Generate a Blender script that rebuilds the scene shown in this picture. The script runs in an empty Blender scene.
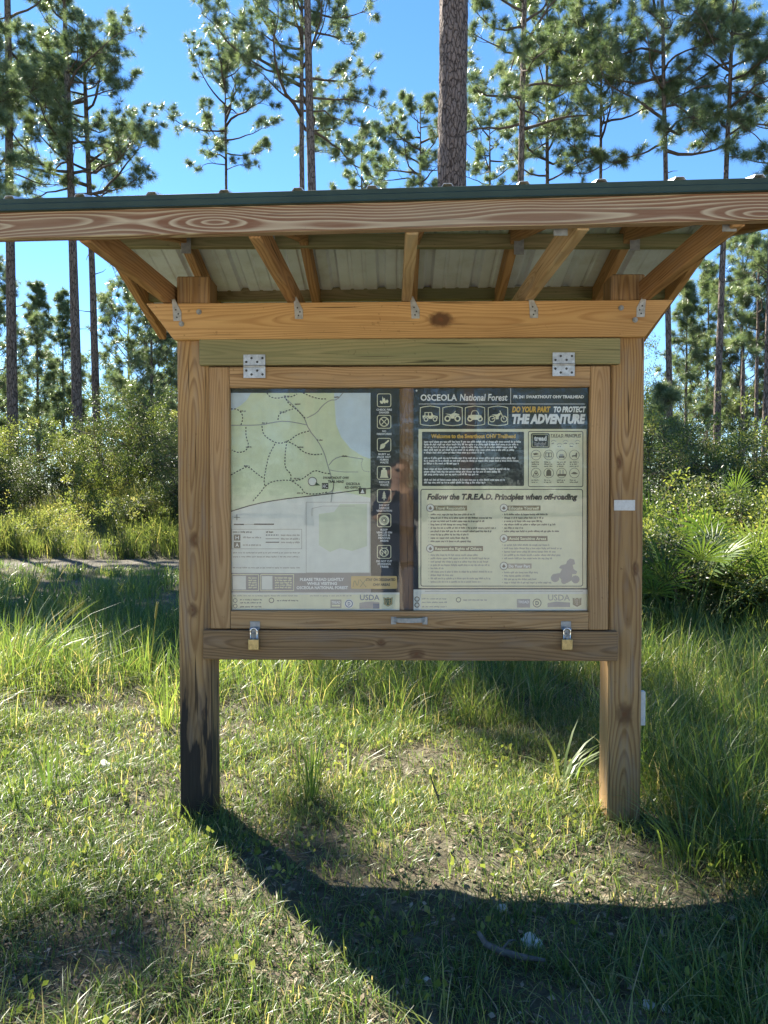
import bpy, bmesh, math, random
import numpy as np
from mathutils import Vector, Matrix, Euler

R = math.radians
PI = math.pi
rng = np.random.default_rng(7)
random.seed(7)
S = bpy.context.scene
COL = S.collection
W = {}                                   # world matrices of what has been placed

# ------------------------------------------------------------------ camera
CAM = Vector((0.0, 0.0, 1.38))
FPX = 750.0
PITCH, YAW = R(-1.5), R(1.0)
cam_d = bpy.data.cameras.new('camera')
cam_d.sensor_fit = 'VERTICAL'
cam_d.sensor_height = 36.0
cam_d.lens = 36.0 * FPX / 1024.0
cam_d.clip_start = 0.02
cam_d.clip_end = 2000
cam = bpy.data.objects.new('camera', cam_d)
COL.objects.link(cam)
cam.location = CAM
cam.rotation_euler = (R(90) + PITCH, 0, YAW)
S.camera = cam
CR = cam.rotation_euler.to_matrix()


def at(px, py, d):
    """the point seen at pixel (px, py) of the photograph on the plane y = d"""
    v = CR @ Vector(((px - 384.0) / FPX, -(py - 512.0) / FPX, -1.0))
    t = d / v.y
    return CAM + v * t


# ------------------------------------------------------------------ light
SUN_EL, SUN_AZ = 40.0, 38.0
SD = Vector((-math.sin(R(SUN_AZ)) * math.cos(R(SUN_EL)), math.cos(R(SUN_AZ)) * math.cos(R(SUN_EL)), math.sin(R(SUN_EL))))
wd = bpy.data.worlds.new('World')
S.world = wd
wd.use_nodes = True
nt = wd.node_tree
nt.nodes.clear()
sky = nt.nodes.new('ShaderNodeTexSky')
sky.sky_type = 'NISHITA'
sky.sun_disc = False
sky.sun_elevation = R(SUN_EL)
sky.sun_rotation = R(-SUN_AZ)
sky.air_density = 0.75
sky.dust_density = 0.0
sky.ozone_density = 3.0
bg = nt.nodes.new('ShaderNodeBackground')
bg.inputs['Strength'].default_value = 0.068
wo = nt.nodes.new('ShaderNodeOutputWorld')
hs = nt.nodes.new('ShaderNodeHueSaturation')
hs.inputs['Saturation'].default_value = 1.17
nt.links.new(sky.outputs[0], hs.inputs['Color'])
nt.links.new(hs.outputs[0], bg.inputs[0])
nt.links.new(bg.outputs[0], wo.inputs[0])
sun_d = bpy.data.lights.new('sun', 'SUN')
sun_d.energy = 4.7
sun_d.angle = R(0.53)
sun_d.color = (1.0, 0.93, 0.80)
sun = bpy.data.objects.new('sun', sun_d)
COL.objects.link(sun)
sun.rotation_euler = (-SD).to_track_quat('-Z', 'Y').to_euler()
sun.location = (-20, 25, 30)
S.view_settings.view_transform = 'Standard'
S.view_settings.look = 'None'
S.view_settings.gamma = 1.0
S.view_settings.use_curve_mapping = False
S.view_settings.exposure = 2.22
S.cycles.max_bounces = 6
S.cycles.diffuse_bounces = 4
S.cycles.glossy_bounces = 3
S.cycles.transmission_bounces = 4
S.cycles.transparent_max_bounces = 8
S.cycles.caustics_reflective = False
S.cycles.caustics_refractive = False
S.cycles.sample_clamp_indirect = 6.0
S.cycles.use_denoising = True


# ------------------------------------------------------------------ tags and linking
def tag(o, label=None, cat=None, group=None, kind=None):
    if label: o['label'] = label
    if cat: o['category'] = cat
    if group: o['group'] = group
    if kind: o['kind'] = kind
    return o


def place(o, M=None, parent=None):
    M = M.copy() if M is not None else Matrix.Identity(4)
    if o.name not in COL.objects: COL.objects.link(o)
    if parent is not None:
        o.parent = parent
        o.matrix_parent_inverse = W[parent].inverted()
    o.matrix_basis = M
    W[o] = M
    return o


def empty(name, loc, parent=None):
    o = bpy.data.objects.new(name, None)
    o.empty_display_size = 0.2
    return place(o, Matrix.Translation(Vector(loc)), parent)


# ------------------------------------------------------------------ node helpers
def new_mat(name):
    m = bpy.data.materials.new(name)
    m.use_nodes = True
    t = m.node_tree
    t.nodes.clear()
    out = t.nodes.new('ShaderNodeOutputMaterial')
    return m, t, out


class NB:
    def __init__(self, t): self.t = t

    def n(self, typ, **kw):
        x = self.t.nodes.new(typ)
        for k, v in kw.items():
            if k.startswith('i_'):
                x.inputs[k[2:]].default_value = v
            else:
                setattr(x, k, v)
        return x

    def l(self, a, b): self.t.links.new(a, b)

    def math(self, op, a, b=None, c=None, clamp=False):
        x = self.n('ShaderNodeMath', operation=op)
        x.use_clamp = clamp
        for i, v in enumerate((a, b, c)):
            if v is None: continue
            if isinstance(v, (int, float)): x.inputs[i].default_value = v
            else: self.l(v, x.inputs[i])
        return x.outputs[0]

    def mix(self, fac, a, b, blend='MIX'):
        x = self.n('ShaderNodeMix', data_type='RGBA', blend_type=blend)
        for sock, v in ((x.inputs[0], fac), (x.inputs[6], a), (x.inputs[7], b)):
            if isinstance(v, (int, float)): sock.default_value = v
            elif isinstance(v, (tuple, list)): sock.default_value = (*v[:3], 1.0)
            else: self.l(v, sock)
        return x.outputs[2]

    def noise(self, vec, scale, detail=3.0, rough=0.55, dim='3D'):
        x = self.n('ShaderNodeTexNoise', noise_dimensions=dim)
        x.inputs['Scale'].default_value = scale
        x.inputs['Detail'].default_value = detail
        x.inputs['Roughness'].default_value = rough
        if vec is not None: self.l(vec, x.inputs['Vector'])
        return x.outputs['Fac']

    def ramp(self, fac, stops):
        x = self.n('ShaderNodeValToRGB')
        e = x.color_ramp.elements
        while len(e) > len(stops): e.remove(e[-1])
        while len(e) < len(stops): e.new(0.5)
        for el, (p, c) in zip(e, stops):
            el.position = p
            el.color = (c, c, c, 1) if isinstance(c, (int, float)) else (*c[:3], 1)
        self.l(fac, x.inputs[0])
        return x.outputs[0]

    def mapr(self, v, a, b, c=0.0, d=1.0, smooth=False):
        x = self.n('ShaderNodeMapRange')
        if smooth: x.interpolation_type = 'SMOOTHSTEP'
        self.l(v, x.inputs[0])
        for i, q in zip((1, 2, 3, 4), (a, b, c, d)): x.inputs[i].default_value = q
        return x.outputs[0]

    def scale(self, vec, s):
        x = self.n('ShaderNodeMapping')
        self.l(vec, x.inputs['Vector'])
        x.inputs['Scale'].default_value = s
        return x.outputs[0]

    def add(self, a, b):
        x = self.n('ShaderNodeVectorMath', operation='ADD')
        self.l(a, x.inputs[0]); self.l(b, x.inputs[1])
        return x.outputs[0]

    def bump(self, h, strength, dist):
        x = self.n('ShaderNodeBump')
        x.inputs['Strength'].default_value = strength
        x.inputs['Distance'].default_value = dist
        self.l(h, x.inputs['Height'])
        return x.outputs[0]


def bsdf(b, col, rough=0.6, spec=0.4, metal=0.0, normal=None):
    p = b.n('ShaderNodeBsdfPrincipled')
    for sock, v in (('Base Color', col), ('Roughness', rough), ('Specular IOR Level', spec), ('Metallic', metal)):
        if isinstance(v, (int, float)): p.inputs[sock].default_value = v
        elif isinstance(v, (tuple, list)): p.inputs[sock].default_value = (*v[:3], 1)
        else: b.l(v, p.inputs[sock])
    if normal is not None: b.l(normal, p.inputs['Normal'])
    return p.outputs[0]


def lin(r, g, b):
    f = lambda c: (c / 255 / 12.92) if c / 255 <= 0.04045 else ((c / 255 + 0.055) / 1.055) ** 2.4
    return (f(r), f(g), f(b))


# ------------------------------------------------------------------ materials
def wood(name, light, dark, ring=0.010, contrast=0.7, depth=0.02, wander=0.03, tint=None, tint_amt=0.0, knots=(), char=None,
         grey=0.0, seed=0.0, rough=0.75, sharp=0.72, kdark=0.58, thin=False, zoff=0.0):
    """sawn pine: growth rings cut by the face (cathedral grain), fibres, knots; local X runs along the board"""
    m, t, out = new_mat(name)
    b = NB(t)
    tc = b.n('ShaderNodeTexCoord')
    oi = b.n('ShaderNodeObjectInfo')
    rnd = b.math('MULTIPLY_ADD', oi.outputs['Random'], 37.0, seed)
    co = b.n('ShaderNodeCombineXYZ')
    b.l(rnd, co.inputs[0]); b.l(rnd, co.inputs[1])
    obj = tc.outputs['Object']
    sh = b.add(obj, co.outputs[0])
    sp = b.n('ShaderNodeSeparateXYZ'); b.l(obj, sp.inputs[0])
    nA = b.noise(b.scale(sh, (1.3, 5, 5)), 1.0, 2.0)
    nB = b.mapr(b.noise(b.scale(sh, (0.9, 0.1, 2.5)), 1.0, 1.5), 0.28, 0.72)
    kd = None
    zz = b.math('ADD', sp.outputs[2], b.math('MULTIPLY_ADD', nA, 0.07, -0.035 + zoff))
    for (kx, kz, rx, rz) in knots:
        dx = b.math('DIVIDE', b.math('SUBTRACT', sp.outputs[0], kx), rx)
        dz = b.math('DIVIDE', b.math('SUBTRACT', sp.outputs[2], kz), rz)
        d = b.math('SQRT', b.math('ADD', b.math('MULTIPLY', dx, dx), b.math('MULTIPLY', dz, dz)))
        kd = d if kd is None else b.math('MINIMUM', kd, d)
    yy = b.math('ADD', b.math('MULTIPLY_ADD', nB, wander * 2, depth - wander), sp.outputs[1])
    r = b.math('SQRT', b.math('ADD', b.math('MULTIPLY', zz, zz), b.math('MULTIPLY', yy, yy)))
    if kd is not None:
        r = b.math('ADD', r, b.math('DIVIDE', 0.012, b.math('ADD', b.math('MULTIPLY', kd, kd), 0.8)))
    fr = b.math('FRACT', b.math('DIVIDE', r, ring))
    ringv = b.ramp(fr, [(0.0, 0.0), (sharp * 0.55, 0.25), (sharp, 1.0), (min(sharp + 0.12, 0.93), 0.9), (1.0, 0.0)])
    if thin: ringv = b.ramp(fr, [(0.0, 0.0), (0.42, 0.06), (0.74, 0.85), (0.86, 1.0), (1.0, 0.0)])
    fib = b.noise(b.scale(sh, (5, 110, 110)), 1.0, 3.0, 0.6)
    fac = b.math('MULTIPLY', ringv, contrast)
    fac = b.math('ADD', fac, b.math('MULTIPLY_ADD', fib, 0.7, -0.35), clamp=True)
    c = b.mix(fac, light, dark)
    big = b.noise(b.scale(sh, (1.1, 4, 4)), 1.6, 3.0)
    c = b.mix(b.mapr(big, 0.35, 0.75, 0.0, 0.45), c, tuple(x * 0.55 for x in dark))
    if tint is not None:
        tv = b.noise(b.scale(sh, (0.8, 9, 9)), 1.5, 3.0)
        c = b.mix(b.math('MULTIPLY', b.mapr(tv, 0.38, 0.62), tint_amt), c, tint)
    if grey > 0:
        gv = b.noise(b.scale(sh, (2.2, 14, 14)), 2.0, 4.0)
        c = b.mix(b.math('MULTIPLY', b.mapr(gv, 0.5, 0.72), grey), c, (0.30, 0.27, 0.24))
    crack = b.noise(b.scale(sh, (3.0, 190, 190)), 1.0, 1.0)
    c = b.mix(b.mapr(crack, 0.68, 0.76, 0.0, 0.55), c, tuple(x * 0.25 for x in dark))
    chk = b.noise(b.scale(sh, (1.6, 55, 70)), 1.0, 2.0, 0.4)
    c = b.mix(b.mapr(chk, 0.70, 0.735, 0.0, 0.8), c, tuple(x * 0.15 for x in dark))
    spot = b.noise(sh, 38.0, 3.0, 0.7)
    c = b.mix(b.mapr(spot, 0.66, 0.74, 0.0, 0.45), c, tuple(x * 0.4 for x in dark))
    if kd is not None:
        kn = b.noise(sh, 60.0, 2.0)
        kk = b.math('ADD', kd, b.math('MULTIPLY_ADD', kn, 0.5, -0.25))
        c = b.mix(b.mapr(kk, 1.35, 0.6, 0.0, kdark, True), c, (0.095, 0.042, 0.022))
        c = b.mix(b.mapr(kk, 0.35, 0.15, 0.0, 0.7, True), c, (0.19, 0.08, 0.035))
    if char is not None:
        n1 = b.noise(b.scale(sh, (3.0, 26, 26)), 1.0, 4.0)
        xx = b.math('ADD', sp.outputs[0], b.math('MULTIPLY_ADD', n1, 1.5, -0.75))
        c = b.mix(b.mapr(xx, char + 0.10, char - 0.02, 0.0, 0.97, True), c, b.mix(b.mapr(fib, 0.4, 0.7), (0.004, 0.004, 0.005), (0.035, 0.032, 0.03)))
        c = b.mix(b.mapr(xx, char + 0.55, char + 0.1, 0.0, 0.5, True), c, (0.06, 0.05, 0.045))
    h = b.math('ADD', b.math('MULTIPLY', fib, 0.8), b.math('MULTIPLY', ringv, 0.6))
    s = bsdf(b, c, rough, 0.25, 0, b.bump(h, 0.35, 0.0015))
    b.l(s, out.inputs[0])
    return m


def plain(name, col, rough=0.6, spec=0.4, metal=0.0, vary=0.12, scale=9.0, bump=0.0, bscale=60.0, stain=None, stain_amt=0.0):
    m, t, out = new_mat(name)
    b = NB(t)
    tc = b.n('ShaderNodeTexCoord')
    n = b.noise(tc.outputs['Object'], scale, 4.0)
    c = b.mix(b.mapr(n, 0.3, 0.7), tuple(x * (1 - vary) for x in col), tuple(min(x * (1 + vary), 0.95) for x in col))
    if stain is not None:
        n2 = b.noise(tc.outputs['Object'], scale * 1.7, 5.0, 0.65)
        c = b.mix(b.math('MULTIPLY', b.mapr(n2, 0.5, 0.75), stain_amt), c, stain)
    nm = b.bump(b.noise(tc.outputs['Object'], bscale, 3.0), bump, 0.002) if bump else None
    b.l(bsdf(b, c, rough, spec, metal, nm), out.inputs[0])
    return m


def leafy(name, cols, dry=None, rough=0.42, trans=0.45, tcol=None, spec=0.5):
    """leaves and blades: colour from the per-face 'tint' attribute, light passes through"""
    m, t, out = new_mat(name)
    b = NB(t)
    a = b.n('ShaderNodeAttribute', attribute_name='tint')
    st = [(i / (len(cols) - 1), c) for i, c in enumerate(cols)]
    c = b.ramp(a.outputs['Fac'], st)
    p = bsdf(b, c, rough, spec)
    tr = b.n('ShaderNodeBsdfTranslucent')
    tc = b.mix(1.0, c, tcol or (1.9, 1.75, 0.9), 'MULTIPLY')
    b.l(tc, tr.inputs[0])
    mx = b.n('ShaderNodeMixShader')
    mx.inputs[0].default_value = trans
    b.l(p, mx.inputs[1]); b.l(tr.outputs[0], mx.inputs[2])
    b.l(mx.outputs[0], out.inputs[0])
    return m


def bark(name, c1, c2, sx=16.0, sz=4.0, bumpd=0.02):
    m, t, out = new_mat(name)
    b = NB(t)
    tc = b.n('ShaderNodeTexCoord')
    v = b.scale(tc.outputs['Object'], (sx, sx, sz))
    nz = b.n('ShaderNodeTexNoise'); nz.inputs['Scale'].default_value = 1.2; nz.inputs['Detail'].default_value = 3
    b.l(v, nz.inputs['Vector'])
    vv = b.n('ShaderNodeVectorMath', operation='ADD')
    b.l(v, vv.inputs[0]); b.l(nz.outputs['Color'], vv.inputs[1])
    vo = b.n('ShaderNodeTexVoronoi', feature='DISTANCE_TO_EDGE')
    vo.inputs['Scale'].default_value = 1.0
    b.l(vv.outputs[0], vo.inputs['Vector'])
    d = vo.outputs['Distance']
    fl = b.noise(b.scale(tc.outputs['Object'], (sx * 4, sx * 4, sz * 6)), 1.0, 4.0)
    plate = b.mix(b.mapr(fl, 0.3, 0.7), c1, c2)
    c = b.mix(b.mapr(d, 0.0, 0.13), tuple(x * 0.22 for x in c1), plate)
    h = b.math('ADD', b.mapr(d, 0.0, 0.25), b.math('MULTIPLY', fl, 0.4))
    b.l(bsdf(b, c, 0.9, 0.15, 0, b.bump(h, 0.9, bumpd)), out.inputs[0])
    return m


M = {}
M['bark'] = bark('pine_bark', (0.14, 0.105, 0.085), (0.27, 0.22, 0.19))
M['bark_close'] = bark('pine_bark_plates', (0.13, 0.095, 0.08), (0.24, 0.195, 0.175), 26.0, 9.0, 0.012)
M['limb'] = plain('pine_limb_bark', (0.10, 0.078, 0.062), 0.9, 0.15, vary=0.3)
M['needles'] = leafy('pine_needles', [(0.055, 0.092, 0.045), (0.105, 0.155, 0.078), (0.18, 0.23, 0.13), (0.29, 0.31, 0.20)], trans=0.40, rough=0.28, spec=0.9, tcol=(1.6, 1.6, 1.0))
M['needles_young'] = leafy('young_pine_needles', [(0.055, 0.092, 0.048), (0.105, 0.155, 0.08), (0.18, 0.225, 0.13), (0.27, 0.285, 0.18)], trans=0.40, rough=0.3, spec=0.8, tcol=(1.6, 1.6, 1.0))
M['grass'] = leafy('grass_blades', [(0.045, 0.088, 0.03), (0.08, 0.145, 0.044), (0.135, 0.20, 0.055), (0.205, 0.25, 0.085), (0.40, 0.35, 0.22)], trans=0.45, rough=0.4, spec=0.5)
M['weeds'] = leafy('weed_leaves', [(0.05, 0.082, 0.026), (0.105, 0.145, 0.048), (0.175, 0.205, 0.08), (0.30, 0.27, 0.15)], trans=0.5, rough=0.5, spec=0.4)
M['shrub_dark'] = leafy('evergreen_shrub_leaves', [(0.014, 0.030, 0.011), (0.034, 0.060, 0.022), (0.08, 0.11, 0.042), (0.20, 0.19, 0.09)], trans=0.38, rough=0.46, spec=0.45)
M['shrub_light'] = leafy('light_shrub_leaves', [(0.04, 0.068, 0.022), (0.10, 0.145, 0.042), (0.19, 0.23, 0.075), (0.33, 0.29, 0.14)], trans=0.45, rough=0.4, spec=0.5)
M['palmetto'] = leafy('palmetto_fronds', [(0.03, 0.065, 0.02), (0.07, 0.13, 0.03), (0.15, 0.21, 0.05), (0.28, 0.28, 0.12)], trans=0.35, rough=0.45, spec=0.4)
M['litter'] = leafy('dry_leaf_litter', [(0.06, 0.045, 0.032), (0.16, 0.12, 0.085), (0.27, 0.22, 0.155), (0.40, 0.35, 0.27)], trans=0.1, rough=0.8, spec=0.1, tcol=(1, 1, 1))
M['far_leaves'] = leafy('far_wood_foliage', [(0.03, 0.055, 0.022), (0.07, 0.105, 0.04), (0.12, 0.15, 0.06)], trans=0.4, rough=0.5)
M['twig'] = plain('twig_bark', (0.16, 0.12, 0.09), 0.9, 0.1, vary=0.3)
M['galv'] = plain('galvanised_steel', (0.52, 0.53, 0.53), 0.42, 0.5, 0.8, 0.22, 45.0, stain=(0.25, 0.22, 0.19), stain_amt=0.6)
M['galv_dull'] = plain('weathered_zinc_steel', (0.34, 0.36, 0.38), 0.5, 0.5, 0.7, 0.2, 50.0)
M['hole'] = plain('dark_screw', (0.07, 0.065, 0.06), 0.5, 0.4, 0.4)
M['roof_under'] = plain('galvalume_roof_sheet', (0.68, 0.75, 0.86), 0.42, 0.5, 0.25, 0.10, 5.0, stain=(0.42, 0.43, 0.40), stain_amt=0.5)
M['green_trim'] = plain('dark_green_painted_steel', (0.036, 0.058, 0.042), 0.55, 0.3, 0.0, 0.15, 8.0)
M['brass'] = plain('worn_brass', (0.50, 0.40, 0.20), 0.36, 0.5, 0.75, 0.2, 60.0, stain=(0.20, 0.16, 0.09), stain_amt=0.7)
M['chrome'] = plain('polished_steel_shackle', (0.80, 0.80, 0.80), 0.14, 0.5, 1.0, 0.05, 20.0)
M['white_tag'] = plain('white_plastic_tag', (0.72, 0.72, 0.70), 0.5, 0.4, 0.0, 0.06, 60.0, stain=(0.50, 0.48, 0.42), stain_amt=0.6)
M['rock'] = plain('pale_limestone', (0.52, 0.50, 0.45), 0.9, 0.2, 0.0, 0.25, 25.0, 0.6, 60.0)
M['stick'] = plain('dead_grey_wood', (0.13, 0.115, 0.10), 0.9, 0.15, 0.0, 0.4, 40.0, 0.6, 90.0)


# ------------------------------------------------------------------ mesh helpers
class MB:
    """collects vertices and faces; build() links them as ONE mesh object"""

    def __init__(self):
        self.v, self.f, self.m, self.t = [], [], [], []
        self.n = 0

    def add(self, verts, faces, mi=0, tint=None):
        verts = np.asarray(verts, dtype=np.float64).reshape(-1, 3)
        self.v.append(verts)
        self.f.extend([tuple(i + self.n for i in f) for f in faces])
        self.m.extend([mi] * len(faces))
        self.n += len(verts)

    def tube(self, pts, rad, n=6, mi=0, cap=True):
        pts = np.asarray(pts, float)
        k = len(pts)
        rad = np.asarray(rad, float) * np.ones(k)
        tan = np.gradient(pts, axis=0)
        tan /= np.linalg.norm(tan, axis=1)[:, None] + 1e-9
        ref = np.array([0, 0, 1.0]) if abs(tan[:, 2]).mean() < 0.8 else np.array([1.0, 0, 0])
        a = np.cross(tan, ref); a /= np.linalg.norm(a, axis=1)[:, None] + 1e-9
        c = np.cross(tan, a)
        th = np.linspace(0, 2 * PI, n, endpoint=False)
        ring = pts[:, None, :] + rad[:, None, None] * (np.cos(th)[None, :, None] * a[:, None, :] + np.sin(th)[None, :, None] * c[:, None, :])
        faces = []
        for i in range(k - 1):
            for j in range(n):
                j2 = (j + 1) % n
                faces.append((i * n + j, i * n + j2, (i + 1) * n + j2, (i + 1) * n + j))
        if cap:
            faces.append(tuple(range(n))[::-1])
            faces.append(tuple((k - 1) * n + j for j in range(n)))
        self.add(ring.reshape(-1, 3), faces, mi)

    def box(self, x0, x1, y0, y1, z0, z1, mi=0):
        v = [(x0, y0, z0), (x1, y0, z0), (x1, y1, z0), (x0, y1, z0), (x0, y0, z1), (x1, y0, z1), (x1, y1, z1), (x0, y1, z1)]
        self.add(v, [(3, 2, 1, 0), (4, 5, 6, 7), (0, 1, 5, 4), (1, 2, 6, 5), (2, 3, 7, 6), (3, 0, 4, 7)], mi)

    def prism(self, poly, y0, y1, mi=0):
        """polygon in XZ extruded from y0 (front) to y1"""
        n = len(poly)
        v = [(x, y0, z) for x, z in poly] + [(x, y1, z) for x, z in poly]
        f = [tuple(range(n)), tuple(range(n, 2 * n))[::-1]]
        for i in range(n):
            j = (i + 1) % n
            f.append((i, i + n, j + n, j))
        self.add(v, f, mi)

    def build(self, name, mats, Mw=None, parent=None, smooth=False, bevel=0.0, seg=1):
        me = bpy.data.meshes.new(name)
        v = np.concatenate(self.v) if self.v else np.zeros((0, 3))
        me.from_pydata([tuple(p) for p in v], [], self.f)
        if not isinstance(mats, (list, tuple)): mats = [mats]
        for m in mats: me.materials.append(m)
        if len(mats) > 1: me.polygons.foreach_set('material_index', self.m)
        if bevel > 0 or True:
            bm = bmesh.new(); bm.from_mesh(me)
            bmesh.ops.recalc_face_normals(bm, faces=bm.faces)
            if bevel > 0:
                es = [e for e in bm.edges if len(e.link_faces) == 2 and e.calc_face_angle(0) > 0.5]
                bmesh.ops.bevel(bm, geom=es, offset=bevel, segments=seg, affect='EDGES', profile=0.5)
            bm.to_mesh(me); bm.free()
        if smooth: me.polygons.foreach_set('use_smooth', [True] * len(me.polygons))
        me.update()
        o = bpy.data.objects.new(name, me)
        return place(o, Mw, parent)


def big_mesh(name, verts, quads=None, tris=None, mat=None, tint=None, smooth=False):
    """mesh data from numpy arrays; tint is one value per face (quads first)"""
    me = bpy.data.meshes.new(name)
    quads = np.zeros((0, 4), np.int32) if quads is None else quads.astype(np.int32)
    tris = np.zeros((0, 3), np.int32) if tris is None else tris.astype(np.int32)
    nq, ntr = len(quads), len(tris)
    me.vertices.add(len(verts))
    me.vertices.foreach_set('co', verts.astype(np.float32).ravel())
    loops = np.concatenate([quads.ravel(), tris.ravel()]).astype(np.int32)
    me.loops.add(len(loops))
    me.loops.foreach_set('vertex_index', loops)
    me.polygons.add(nq + ntr)
    st = np.concatenate([np.arange(nq) * 4, nq * 4 + np.arange(ntr) * 3]).astype(np.int32)
    me.polygons.foreach_set('loop_start', st)
    if smooth: me.polygons.foreach_set('use_smooth', np.ones(nq + ntr, bool))
    if mat is not None: me.materials.append(mat)
    if tint is not None:
        a = me.attributes.new('tint', 'FLOAT', 'FACE')
        a.data.foreach_set('value', np.clip(tint, 0, 1).astype(np.float32))
    me.update(calc_edges=True)
    me.validate()
    return me


def unit(v):
    return v / (np.linalg.norm(v, axis=-1, keepdims=True) + 1e-9)


# value noise for the terrain and the scattering
_tab = rng.random((256, 256))


def vnoise(x, y, s=1.0, o=0):
    x = np.asarray(x, float) * s + 37.3 + o * 11.7
    y = np.asarray(y, float) * s + 91.1 + o * 5.3
    xi, yi = np.floor(x).astype(int), np.floor(y).astype(int)
    fx, fy = x - xi, y - yi
    fx = fx * fx * (3 - 2 * fx); fy = fy * fy * (3 - 2 * fy)
    g = lambda i, j: _tab[i % 256, j % 256]
    return (g(xi, yi) * (1 - fx) + g(xi + 1, yi) * fx) * (1 - fy) + (g(xi, yi + 1) * (1 - fx) + g(xi + 1, yi + 1) * fx) * fy


def hz(x, y):
    """height of the ground"""
    x = np.asarray(x, float); y = np.asarray(y, float)
    d = np.hypot(x, y - 3)
    h = (vnoise(x, y, 0.5) - 0.5) * 0.09 + (vnoise(x, y, 2.1, 1) - 0.5) * 0.05 + (vnoise(x, y, 7.0, 2) - 0.5) * 0.018
    h = h * np.clip((y - 0.2) / 1.5, 0.15, 1)
    h = h + np.clip((x - 2.2) / 2, 0, 1) * np.clip((y - 6.5) / 2, 0, 1) * 0.18
    h = h + np.clip((y - 15.2) / 4.0, 0, 1) * (0.35 + 0.75 * np.clip((x + 11.5) / 5.0, 0, 1) * np.clip((1 - x) / 4, 0, 1))
    h = h - np.clip((d - 60) / 200, 0, 1) * 0.6
    return h


def hzf(x, y): return float(hz(np.array([x]), np.array([y]))[0])
# ------------------------------------------------------------------ the ground
def ground():
    n = 230
    u = np.linspace(-1, 1, n)
    ax = np.sign(u) * (np.abs(u) * 3.0 + np.abs(u) ** 5 * 400)
    gx = ax
    gy = 3.0 + ax
    X, Y = np.meshgrid(gx, gy)
    Z = hz(X, Y)
    v = np.stack([X, Y, Z], -1).reshape(-1, 3)
    i = np.arange(n * n).reshape(n, n)
    q = np.stack([i[:-1, :-1], i[:-1, 1:], i[1:, 1:], i[1:, :-1]], -1).reshape(-1, 4)
    m, t, out = new_mat('forest_soil')
    b = NB(t)
    tc = b.n('ShaderNodeTexCoord'); P = tc.outputs['Object']
    sp = b.n('ShaderNodeSeparateXYZ'); b.l(P, sp.inputs[0])
    n1 = b.noise(P, 1.4, 4.0)
    n2 = b.noise(P, 14.0, 5.0, 0.7)
    n3 = b.noise(P, 85.0, 4.0, 0.7)
    soil = b.ramp(n2, [(0.28, (0.045, 0.042, 0.028)), (0.45, (0.10, 0.094, 0.06)), (0.6, (0.18, 0.168, 0.115)), (0.78, (0.30, 0.285, 0.22))])
    soil = b.mix(b.mapr(n1, 0.45, 0.60, 0.0, 0.65), soil, (0.055, 0.052, 0.032))
    soil = b.mix(b.mapr(n3, 0.35, 0.65, 0.0, 0.5), soil, (0.09, 0.07, 0.05))
    wob = b.noise(P, 0.7, 3.0)
    yy = b.math('ADD', sp.outputs[1], b.math('MULTIPLY_ADD', wob, 2.0, -1.0))
    f1 = b.math('MULTIPLY', b.mapr(yy, 12.7, 13.4, 0, 1), b.mapr(yy, 15.0, 14.4, 0, 1))
    f1 = b.math('MULTIPLY', f1, b.mapr(sp.outputs[0], 1.0, -1.0, 0, 1))
    sand = b.ramp(n2, [(0.3, (0.30, 0.27, 0.22)), (0.6, (0.66, 0.62, 0.54))])  # pale ground added behind the camera to bounce sun onto the kiosk front
    track = b.ramp(n2, [(0.36, (0.05, 0.045, 0.035)), (0.48, (0.11, 0.10, 0.08)), (0.58, (0.16, 0.145, 0.122)), (0.75, (0.29, 0.265, 0.235))])
    soil = b.mix(b.math('MULTIPLY', f1, 0.9), soil, track)
    bounce_zone = b.mapr(yy, -0.6, -1.8, 0, 1)
    f = bounce_zone
    c = b.mix(b.math('MULTIPLY', f, 0.9), soil, sand)
    h = b.math('ADD', n2, b.math('MULTIPLY', n3, 0.35))
    b.l(bsdf(b, c, 0.95, 0.1, 0, b.bump(h, 0.8, 0.02)), out.inputs[0])
    me = big_mesh('ground', v, q, None, m, None, True)
    o = bpy.data.objects.new('ground', me)
    place(o); tag(o, 'sandy forest clearing floor with thin soil and leaf litter', 'ground', kind='structure')


ground()

# ------------------------------------------------------------------ the kiosk
YP = 3.18                         # front face of the posts
YB = 3.142                        # front face of the boards nailed onto the posts


def board(name, mat, p0, p1, h, t, parent, back=(0, 1, 0), bevel=0.003, ends=None):
    """sawn board round the line p0-p1: h high in its visible face, t thick; ends = (dz0, dz1) slants the end cuts"""
    p0, p1 = Vector(p0), Vector(p1)
    X = (p1 - p0).normalized()
    Yv = Vector(back); Yv = (Yv - X * Yv.dot(X)).normalized()
    Z = X.cross(Yv)
    L = (p1 - p0).length
    c = (p0 + p1) / 2
    Mw = Matrix.Translation(c) @ Matrix((X, Yv, Z)).transposed().to_4x4()
    mb = MB()
    k = max(2, int(L / 0.25))
    a0, a1 = ends or (0, 0)          # how far the lower edge is pulled in at each end
    poly = [(-L / 2 + a0, -h / 2), (L / 2 - a1, -h / 2), (L / 2, h / 2), (-L / 2, h / 2)]
    mb.prism(poly, -t / 2, t / 2)
    return mb.build(name, mat, Mw, parent, bevel=bevel)


def kx(px, py=500, d=YP): return at(px, py, d).x


def kz(py, px=397, d=YP): return at(px, py, d).z


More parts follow.
